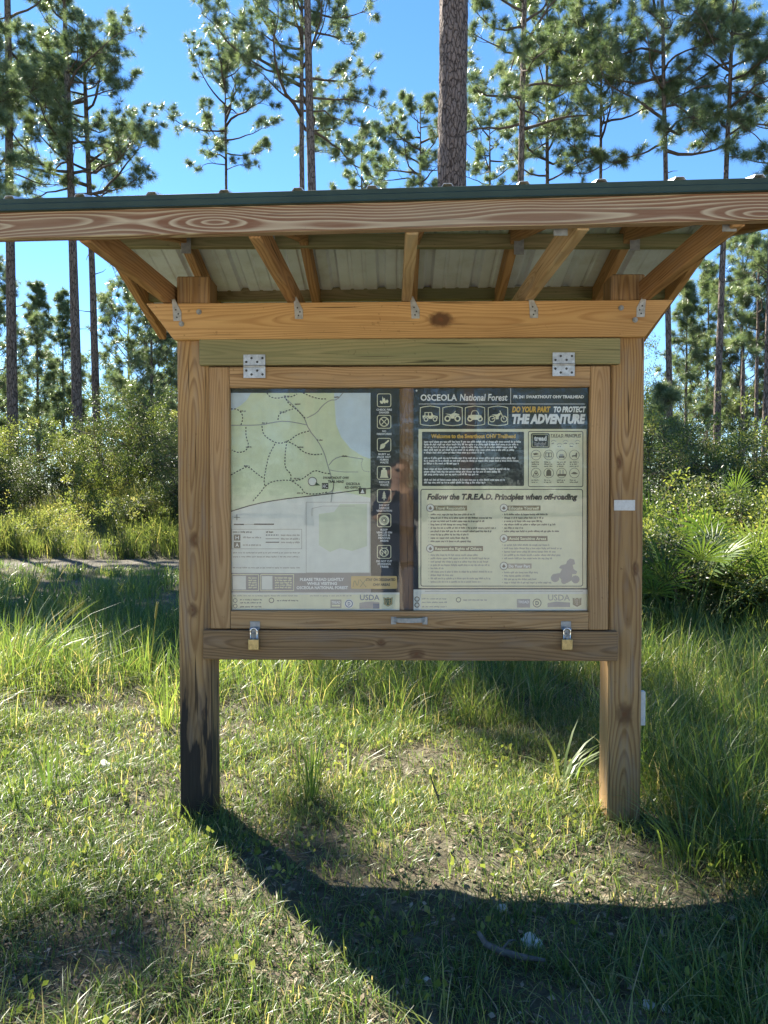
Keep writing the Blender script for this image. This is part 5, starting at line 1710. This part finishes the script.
zone(-12.5, -2.0, 15.1, 20.5, 46, wl)
zone(-2.0, 3.0, 15.1, 20.5, 16, wl)
zone(-19.0, -12.5, 15.1, 20.5, 16, wl, 9)
zone(3.0, 16.0, 13.5, 20.5, 12, wl, 9)
def wr(x, y):
    k = (x - 2.1) > (y - 6.4) * 0.12
    weeds(x[k], y[k], 0.25, 0.75, 0.009, 0.35)
zone(2.1, 8.0, 6.5, 13.5, 26, wr)
v, q, t, ti = join(parts)
g = bpy.data.objects.new('weeds', big_mesh('weeds', v, q, t, M['weeds'], ti))
place(g); tag(g, 'yellow green weeds and dry stems on the banks beyond the grass', 'weeds', kind='stuff')

# leafy herb layer on the banks
C = []
def herb(x0, x1, y0, y1, dens, hh):
    n = int((x1 - x0) * (y1 - y0) * dens)
    x = r.uniform(x0, x1, n); y = r.uniform(y0, y1, n); k = in_view(x, y); x, y = x[k], y[k]
    return np.stack([x, y, hz(x, y) + r.uniform(0.1, hh, len(x)) * (0.4 + vnoise(x, y, 0.7, 14))], 1)
c1 = herb(-12.5, -2, 15.2, 19, 16, 0.95)
c2 = herb(2.3, 8.5, 6.8, 13.5, 20, 0.7)
c2 = c2[(c2[:, 0] - 2.3) > (c2[:, 1] - 6.8) * 0.1]
cc = np.concatenate([c1, c2])
v, t, ti = leaf_cloud(cc, r.uniform(0.10, 0.22, len(cc)), 42, r, (0.03, 0.07), 0.4, 0.4, np.clip(r.beta(2.4, 2.0, len(cc)), 0, 1))
g = bpy.data.objects.new('undergrowth', big_mesh('undergrowth', v, None, t, M['weeds'], ti))
place(g); tag(g, 'leafy herbs and vines tangled over the two banks', 'undergrowth', kind='stuff')

# small broadleaf weeds in the turf near the posts
n = 380
x = r.uniform(-2.2, 2.2, n); y = 1.3 + r.random(n) ** 1.3 * 3.6
k = in_view(x, y, 0.2) & (r.random(n) < 0.3 + vnoise(x, y, 1.5, 15)); x, y = x[k], y[k]
cc = np.stack([x, y, hz(x, y) + r.uniform(0.015, 0.05, len(x))], 1)
v, t, ti = leaf_cloud(cc, r.uniform(0.03, 0.07, len(x)), 9, r, (0.014, 0.032), 0.75, 1.2, np.clip(r.beta(2.2, 2.6, len(x)), 0, 1))
v[:, 2] = np.maximum(v[:, 2], hz(v[:, 0], v[:, 1]) + 0.004)
g = bpy.data.objects.new('small_weeds', big_mesh('small_weeds', v, None, t, M['shrub_light'], ti))
place(g); tag(g, 'small round leaved weeds scattered in the short turf', 'weeds', kind='stuff')

# dry litter: curled leaves, bark flakes, needles
n = 60000
x = r.uniform(-2.6, 2.8, n); y = 1.1 + r.random(n) ** 1.25 * 4.4
k = in_view(x, y, 0.3) & (r.random(n) < 0.25 + 1.1 * vnoise(x, y, 1.9, 5)); x, y = x[k], y[k]; n = len(x)
P = np.stack([x, y, hz(x, y) + r.uniform(0.002, 0.014, n)], 1)
a = r.uniform(0, 2 * PI, n)
d = np.stack([np.cos(a), np.sin(a), r.normal(size=n) * 0.25], 1)
s = np.stack([-np.sin(a), np.cos(a), r.normal(size=n) * 0.35], 1)
ned = r.random(n) < 0.55
L = np.where(ned, r.uniform(0.04, 0.13, n), r.uniform(0.010, 0.030, n)); w = np.where(ned, 0.0022, L * r.uniform(0.35, 0.8, n))
v = np.stack([P - d * (L / 2)[:, None], P + s * (w / 2)[:, None] + [0, 0, 0.002], P + d * (L / 2)[:, None], P - s * (w / 2)[:, None]], 1).reshape(-1, 3)
i = np.arange(n)[:, None] * 4
t = np.concatenate([i + np.array([[0, 1, 2]]), i + np.array([[0, 2, 3]])])
t0 = r.beta(1.8, 1.8, n)
g = bpy.data.objects.new('leaf_litter', big_mesh('leaf_litter', v, None, t, M['litter'], np.concatenate([t0, t0])))
place(g); tag(g, 'dry needles, leaf scraps and bark flakes on the bare soil', 'leaf litter', kind='stuff')


# ------------------------------------------------------------------ single plants and small things on the ground
def clump(name, x, y, nb, h, w, tint, lean, seed, label, cat, group=None, droop=0.5, spread=0.03, mat='grass', az=None):
    q_ = np.random.default_rng(seed)
    a = q_.uniform(0, 2 * PI, nb) if az is None else q_.normal(az, 0.7, nb)
    xx = x + np.cos(a) * np.abs(q_.normal(size=nb)) * spread; yy = y + np.sin(a) * np.abs(q_.normal(size=nb)) * spread
    P = np.stack([xx - x, yy - y, hz(xx, yy) - hzf(x, y) - 0.01], 1)
    v, q2, t, ti = blades(P, h * q_.uniform(0.55, 1.1, nb), np.full(nb, w) * q_.uniform(.8, 1.2, nb), np.stack([np.cos(a), np.sin(a)], 1), np.clip(np.abs(q_.normal(lean, 0.2, nb)), 0.05, 1.2), q_, np.clip(q_.normal(tint, 0.1, nb), 0, 1), droop=droop)
    o = bpy.data.objects.new(name, big_mesh(name, v, q2, t, M[mat], ti))
    place(o, Matrix.Translation((x, y, hzf(x, y))))
    return tag(o, label, cat, group)


x, y = gp(312, 800)
clump('grass_clump', x, y, 26, 0.46, 0.007, 0.30, 0.30, 1, 'tall dark upright grass clump just right of the left post', 'grass clump')
x, y = gp(348, 778)
clump('grass_clump', x, y, 9, 0.40, 0.006, 0.62, 0.75, 2, 'pale arching grass stems leaning right beside the dark clump', 'grass clump', az=0.2)
x, y = gp(563, 783)
clump('grass_clump', x, y, 15, 0.36, 0.013, 0.60, 0.80, 3, 'wide bladed bright grass clump just left of the right post', 'grass clump', az=0.7)
x, y = gp(470, 720)
clump('grass_clump', x, y, 40, 0.34, 0.006, 0.62, 0.45, 4, 'sunlit yellowish grass clump under the right half of the bottom rail', 'grass clump', spread=0.06)
x, y = gp(48, 790)
clump('grass_clump', x, y, 7, 0.34, 0.012, 0.42, 0.25, 5, 'bluish broad bladed sprout in the turf at the left', 'grass clump')
x, y = gp(20, 690)
clump('grass_clump', x, y, 34, 0.78, 0.008, 0.40, 0.55, 6, 'tall leaning grass clump at the left edge', 'grass clump', spread=0.09, az=0.6)
x, y = gp(166, 728)
clump('grass_clump', x, y, 12, 0.50, 0.007, 0.52, 0.45, 7, 'thin upright grass clump just left of the left post', 'grass clump')
x, y = gp(690, 860)
clump('grass_clump', x, y, 60, 0.34, 0.0055, 0.36, 0.65, 8, 'big arching green tussock in front and right of the right post', 'grass clump', spread=0.08)
# seed stalks at the left edge
for k_, (px, py, h_, ln, lab) in enumerate(((6, 700, 1.02, 0.30, 'tallest pale seed stalk at the left edge, leaning right'), (14, 705, 0.72, 0.45, 'shorter seed stalk leaning right beside the tallest one'), (150, 690, 0.66, 0.05, 'thin upright seed stalk left of the left post'))):
    x, y = gp(px, py)
    mb = MB()
    pts = [(ln * s ** 1.6, 0.02 * s, h_ * s * (1 - 0.1 * s)) for s in np.linspace(0, 1, 9)]
    mb.tube(pts, np.linspace(0.0032, 0.0016, 9), 5)
    for s in np.linspace(0.82, 1.0, 9):
        c = np.array([ln * s ** 1.6, 0.02 * s, h_ * s * (1 - 0.1 * s)])
        for sd in (-1, 1): mb.tube([c, c + [0.004 * sd, 0.003 * sd, 0.012], c + [0.006 * sd, 0.002, 0.026]], [0.0012, 0.0026, 0.0008], 4)
    me = mb_mesh(mb, 'seed_stalk', M['grass'])
    a_ = me.attributes.new('tint', 'FLOAT', 'FACE'); a_.data.foreach_set('value', np.full(len(me.polygons), 0.86, np.float32))
    o = bpy.data.objects.new('seed_stalk', me); place(o, Matrix.Translation((x, y, hzf(x, y)))); tag(o, lab, 'grass stalk', 'seed stalks')
# withered seedling with yellow leaf
x, y = gp(440, 806)
sd = tag(empty('seedling', (x, y, hzf(x, y))), 'withered dark seedling with yellow leaves on the bare patch', 'seedling')
mb = MB()
mb.tube([(0, 0, -0.01), (-0.01, 0.005, 0.05), (-0.03, 0.01, 0.10), (-0.045, 0.01, 0.15)], [0.006, 0.005, 0.004, 0.002], 6)
mb.tube([(-0.012, 0.005, 0.05), (0.02, -0.01, 0.07), (0.035, -0.02, 0.06)], [0.004, 0.003, 0.002], 5)
mb.build('stem', M['stick'], None, None, smooth=True); o = bpy.context.scene.objects[-1] if False else bpy.data.objects[max((n_ for n_ in bpy.data.objects.keys() if n_.startswith('stem') and not n_.startswith('stems')), key=lambda s: s)]
o.parent = sd
q_ = np.random.default_rng(3)
v, q2, t, ti = blades(np.array([[-0.03, 0.01, 0.09], [-0.045, 0.01, 0.14], [-0.04, 0.01, 0.12]]), np.array([0.10, 0.09, 0.07]), np.array([0.016, 0.014, 0.014]), np.array([[-0.7, -0.7], [0.3, -0.9], [-1, 0.1]]), np.array([0.5, 0.8, 0.6]), q_, np.array([0.72, 0.8, 0.7]))
o = bpy.data.objects.new('leaf', big_mesh('leaf', v, q2, t, M['grass'], ti)); COL.objects.link(o); o.parent = sd


def rock(px, py, s, seed, label, flat=0.65):
    x, y = gp(px, py)
    bm = bmesh.new(); bmesh.ops.create_icosphere(bm, subdivisions=3, radius=s)
    q_ = np.random.default_rng(seed); o3 = q_.uniform(0, 50, 3)
    for v in bm.verts:
        n_ = vnoise(np.array([v.co.x / s * 1.4 + o3[0]]), np.array([v.co.y / s * 1.4 + v.co.z / s * 1.9 + o3[1]]), 1.0)[0]
        v.co *= 0.75 + 0.5 * n_
        v.co.z *= flat
    me = bpy.data.meshes.new('rock'); bm.to_mesh(me); bm.free(); me.materials.append(M['rock'])
    me.polygons.foreach_set('use_smooth', [True] * len(me.polygons))
    o = bpy.data.objects.new('rock', me); place(o, Matrix.Translation((x, y, hzf(x, y) + s * 0.3))); tag(o, label, 'rock', 'pale stones in the turf')


rock(531, 934, 0.032, 1, 'largest white stone in the shade near the dead branch')
rock(649, 998, 0.018, 2, 'small pale stone at the lower right, left one of two')
rock(666, 1001, 0.014, 3, 'small pale stone at the lower right, right one of two')
rock(104, 768, 0.040, 4, 'grey rounded stone in the sunlit turf at the left')
rock(503, 901, 0.018, 5, 'small white stone at the edge of the panel shadow')
rock(427, 972, 0.012, 6, 'pale chip in the shade left of the dead branch')
# dead branch
x, y = gp(508, 955)
mb = MB()
pts = np.array([(-0.075, 0.075, 0.03), (-0.060, 0.035, 0.022), (-0.02, 0.005, 0.018), (0.03, -0.02, 0.020), (0.10, -0.03, 0.016)])
pts = pts * 1.05 + np.array([0, 0, 0.02])
mb.tube(pts, [0.007, 0.010, 0.011, 0.010, 0.005], 8)
mb.tube([pts[2], pts[2] + [0.03, 0.03, 0.015], pts[2] + [0.05, 0.04, 0.012]], [0.005, 0.004, 0.002], 6)
o = mb.build('dead_branch', M['stick'], Matrix.Translation((x, y, hzf(x, y))), None, smooth=True)
tag(o, 'short dark dead branch lying in the shaded turf', 'branch')

# ------------------------------------------------------------------ the far wood: one mass beyond the individual trees
r = np.random.default_rng(77)
C, Rd = [], []
tk = MB()
for i in range(330):
    ang = r.uniform(-0.72, 0.72) if i < 185 else r.choice([-1, 1]) * r.uniform(0.70, 1.35)
    d = r.uniform(44, 85)
    x, y = math.sin(ang) * d - 1, math.cos(ang) * d
    H = r.uniform(8.0, 12.5) * d / 60
    tk.tube([(x, y, -0.5), (x + r.normal() * .2, y, H * 0.9)], [0.16, 0.05], 5)
    for j in range(26):
        u = r.random()
        wdt = (1.5 + 0.02 * d) * (1.1 - u * 0.8)
        C.append((x + r.normal() * wdt * 0.6, y + r.normal() * wdt * 0.6, H * (0.12 + 0.88 * u))); Rd.append(r.uniform(0.5, 1.0))
v, t, ti = leaf_cloud(np.array(C), np.array(Rd), 60, r, (0.16, 0.34), 0.28, 0.2)
tv = np.concatenate(tk.v)
me = bpy.data.meshes.new('far_wood')
fw = big_mesh('far_wood', np.concatenate([v, tv]), None, t, M['far_leaves'], ti)
o = bpy.data.objects.new('far_wood', fw); place(o); tag(o, 'hazy green mass of pines closing the view far behind', 'wood', kind='stuff')

o2 = bpy.data.objects.new('far_wood', fw)
place(o2, Matrix.Translation((0, 12, 0)) @ Matrix.Rotation(PI, 4, 'Z')); tag(o2, 'green mass of pines beyond the added pale sand, mirrored in the pane', 'wood', kind='stuff')

# ------------------------------------------------------------------ the person taking the picture, mirrored in the pane
M['skin'] = plain('skin', (0.56, 0.36, 0.26), 0.5, 0.4, 0.0, 0.06, 12.0)
M['navy'] = plain('navy_shirt', (0.03, 0.04, 0.07), 0.8, 0.2, 0.0, 0.15, 14.0)
M['denim'] = plain('denim', (0.05, 0.08, 0.15), 0.85, 0.2, 0.0, 0.2, 40.0)
M['hair'] = plain('dark_hair', (0.035, 0.022, 0.016), 0.5, 0.4, 0.0, 0.3, 60.0)
M['shoe'] = plain('dark_shoe', (0.04, 0.04, 0.04), 0.7, 0.3)
M['phone'] = plain('black_phone', (0.02, 0.02, 0.022), 0.25, 0.5)
M['lens'] = plain('phone_lens', (0.45, 0.47, 0.5), 0.15, 0.5, 0.6)


def skin_obj(name, verts, edges, radii, mat, parent, root=0, sub=2):
    me = bpy.data.meshes.new(name)
    me.from_pydata(verts, edges, [])
    me.materials.append(mat)
    o = bpy.data.objects.new(name, me)
    COL.objects.link(o)
    o.parent = parent
    md = o.modifiers.new('Skin', 'SKIN'); md.use_smooth_shade = True
    sv = me.skin_vertices[0].data
    for i, rr in enumerate(radii):
        sv[i].radius = (rr, rr) if isinstance(rr, float) else rr
        sv[i].use_root = (i == root)
    sb = o.modifiers.new('Subsurf', 'SUBSURF'); sb.levels = sub; sb.render_levels = sub
    return o


per = tag(empty('person', (0.03, -0.52, hzf(0.03, -0.52))), 'person in navy shirt holding up a phone with both hands, mirrored in the pane', 'person')
gz = hzf(0.03, -0.52)
V, E, Rr = [], [], []
def vtx(x, y, z, rr):
    V.append((x, y, z)); Rr.append(rr); return len(V) - 1
def chain(ids):
    for a_, b_ in zip(ids[:-1], ids[1:]): E.append((a_, b_))
pel = vtx(0, 0, 0.92, (0.155, 0.115))
wai = vtx(0, 0.005, 1.07, (0.135, 0.10)); chs = vtx(0, 0.01, 1.24, (0.155, 0.11)); upp = vtx(0, 0.0, 1.36, (0.115, 0.08)); nck = vtx(0, 0.01, 1.435, 0.055); hd0 = vtx(0, 0.03, 1.49, (0.062, 0.07)); hd1 = vtx(0, 0.03, 1.57, (0.078, 0.095)); hd2 = vtx(0, 0.02, 1.64, (0.065, 0.08))
chain([pel, wai, chs, upp, nck, hd0, hd1, hd2])
hands = []
for s in (-1, 1):
    hip = vtx(0.09 * s, 0, 0.84, 0.092); kn = vtx(0.10 * s, 0.015, 0.48, 0.062); cf = vtx(0.105 * s, -0.01, 0.34, 0.056); an = vtx(0.11 * s, -0.02, 0.09, 0.038); to = vtx(0.13 * s, 0.14, 0.035, 0.036)
    chain([pel, hip, kn, cf, an, to])
    sh = vtx(0.165 * s, 0.0, 1.345, 0.062); el = vtx(0.215 * s, 0.14, 1.13, 0.045); fa = vtx(0.16 * s, 0.28, 1.22, 0.040); wr_ = vtx(0.085 * s, 0.43, 1.32, 0.026); pm = vtx(0.068 * s, 0.475, 1.350, 0.026)
    chain([upp, sh, el, fa, wr_, pm]); hands.append((s, pm))
body = skin_obj('body', list(V), list(E), list(Rr), M['skin'], per)
# clothes as separate skins a little larger than the body
def sub_skin(name, ids, edges, grow, mat):
    mp = {a_: i for i, a_ in enumerate(ids)}
    ed = [(mp[a_], mp[b_]) for a_, b_ in E if a_ in mp and b_ in mp]
    rr = []
    for a_ in ids:
        q_ = Rr[a_]
        rr.append((q_[0] + grow, q_[1] + grow) if isinstance(q_, tuple) else (q_ + grow, q_ + grow))
    return skin_obj(name, [V[a_] for a_ in ids], ed, rr, mat, per)
hem = vtx(0, 0, 0.80, (0.155, 0.115)); E.append((pel, hem))
sub_skin('shirt', [pel, hem, wai, chs, upp] + [i for i in range(len(V)) if abs(V[i][2] - 1.345) < 1e-6 or abs(V[i][2] - 1.13) < 1e-6], None, 0.022, M['navy'])
sub_skin('trousers', [pel, wai] + [i for i in range(len(V)) if V[i][2] in (0.84, 0.48, 0.34, 0.09)], None, 0.012, M['denim'])
for s in (-1, 1):
    skin_obj('shoe', [(0.11 * s, -0.06, 0.045), (0.115 * s, 0.02, 0.05), (0.13 * s, 0.17, 0.035)], [(0, 1), (1, 2)], [0.044, 0.05, 0.042], M['shoe'], per)
skin_obj('hair', [(0, -0.02, 1.68), (0, -0.055, 1.62), (0, -0.07, 1.52), (0, -0.065, 1.42)], [(0, 1), (1, 2), (2, 3)], [(0.075, 0.075), (0.085, 0.07), (0.09, 0.055), (0.08, 0.04)], M['hair'], per)
# face: nose, ears, eyes, mouth
skin_obj('nose', [(0, 0.118, 1.585), (0, 0.135, 1.555)], [(0, 1)], [0.010, 0.014], M['skin'], per)
for s in (-1, 1):
    skin_obj('ear', [(0.078 * s, 0.02, 1.545), (0.082 * s, 0.015, 1.585)], [(0, 1)], [0.012, 0.016], M['skin'], per)
    mb = MB(); mb.tube([(0.032 * s, 0.110, 1.585), (0.032 * s, 0.121, 1.585)], [0.012, 0.008], 10); o = mb.build('eye', M['hair'], None, None, smooth=True); o.parent = per
mb = MB(); mb.tube([(-0.024, 0.106, 1.515), (0, 0.119, 1.513), (0.024, 0.106, 1.515)], [0.003, 0.006, 0.003], 8); o = mb.build('mouth', plain('lips', (0.42, 0.16, 0.14)), None, None, smooth=True); o.parent = per
# fingers closing round the phone, the thumb leaving the side of each palm
for s, pm in hands:
    for k, (dz, ln) in enumerate(((0.030, 0.92), (0.010, 1.0), (-0.010, 0.95), (-0.029, 0.78))):
        x0, y0, z0 = 0.066 * s, 0.482, 1.352 + dz * 0.8
        p = [(x0, y0 - 0.01, z0), (0.072 * s, y0 + 0.022 * ln, z0 + dz * .1), (0.062 * s, y0 + 0.044 * ln, z0 + dz * .15), (0.036 * s + 0.01 * s * k, y0 + 0.048 * ln, z0 + dz * .2)]
        skin_obj('finger', p, [(0, 1), (1, 2), (2, 3)], [0.0095, 0.009, 0.0083, 0.007], M['skin'], body, sub=1)
    p = [(0.060 * s, 0.462, 1.365), (0.055 * s, 0.478, 1.388), (0.036 * s, 0.490, 1.400)]
    skin_obj('thumb', p, [(0, 1), (1, 2)], [0.011, 0.010, 0.008], M['skin'], body, sub=1)
ph = tag(empty('phone', (0.0, -0.022, 1.375)), 'black phone held up in both hands by the person in the navy shirt', 'phone')
mb = MB(); mb.box(-0.038, 0.038, -0.004, 0.004, -0.078, 0.022)
o = mb.build('case', M['phone'], None, None, bevel=0.002); o.parent = ph
mb = MB(); mb.tube([(0.024, 0.0042, 0.010), (0.024, 0.0062, 0.010)], [0.007, 0.007], 16); mb2 = mb.build('lens', M['lens'], None, None); mb2.parent = ph
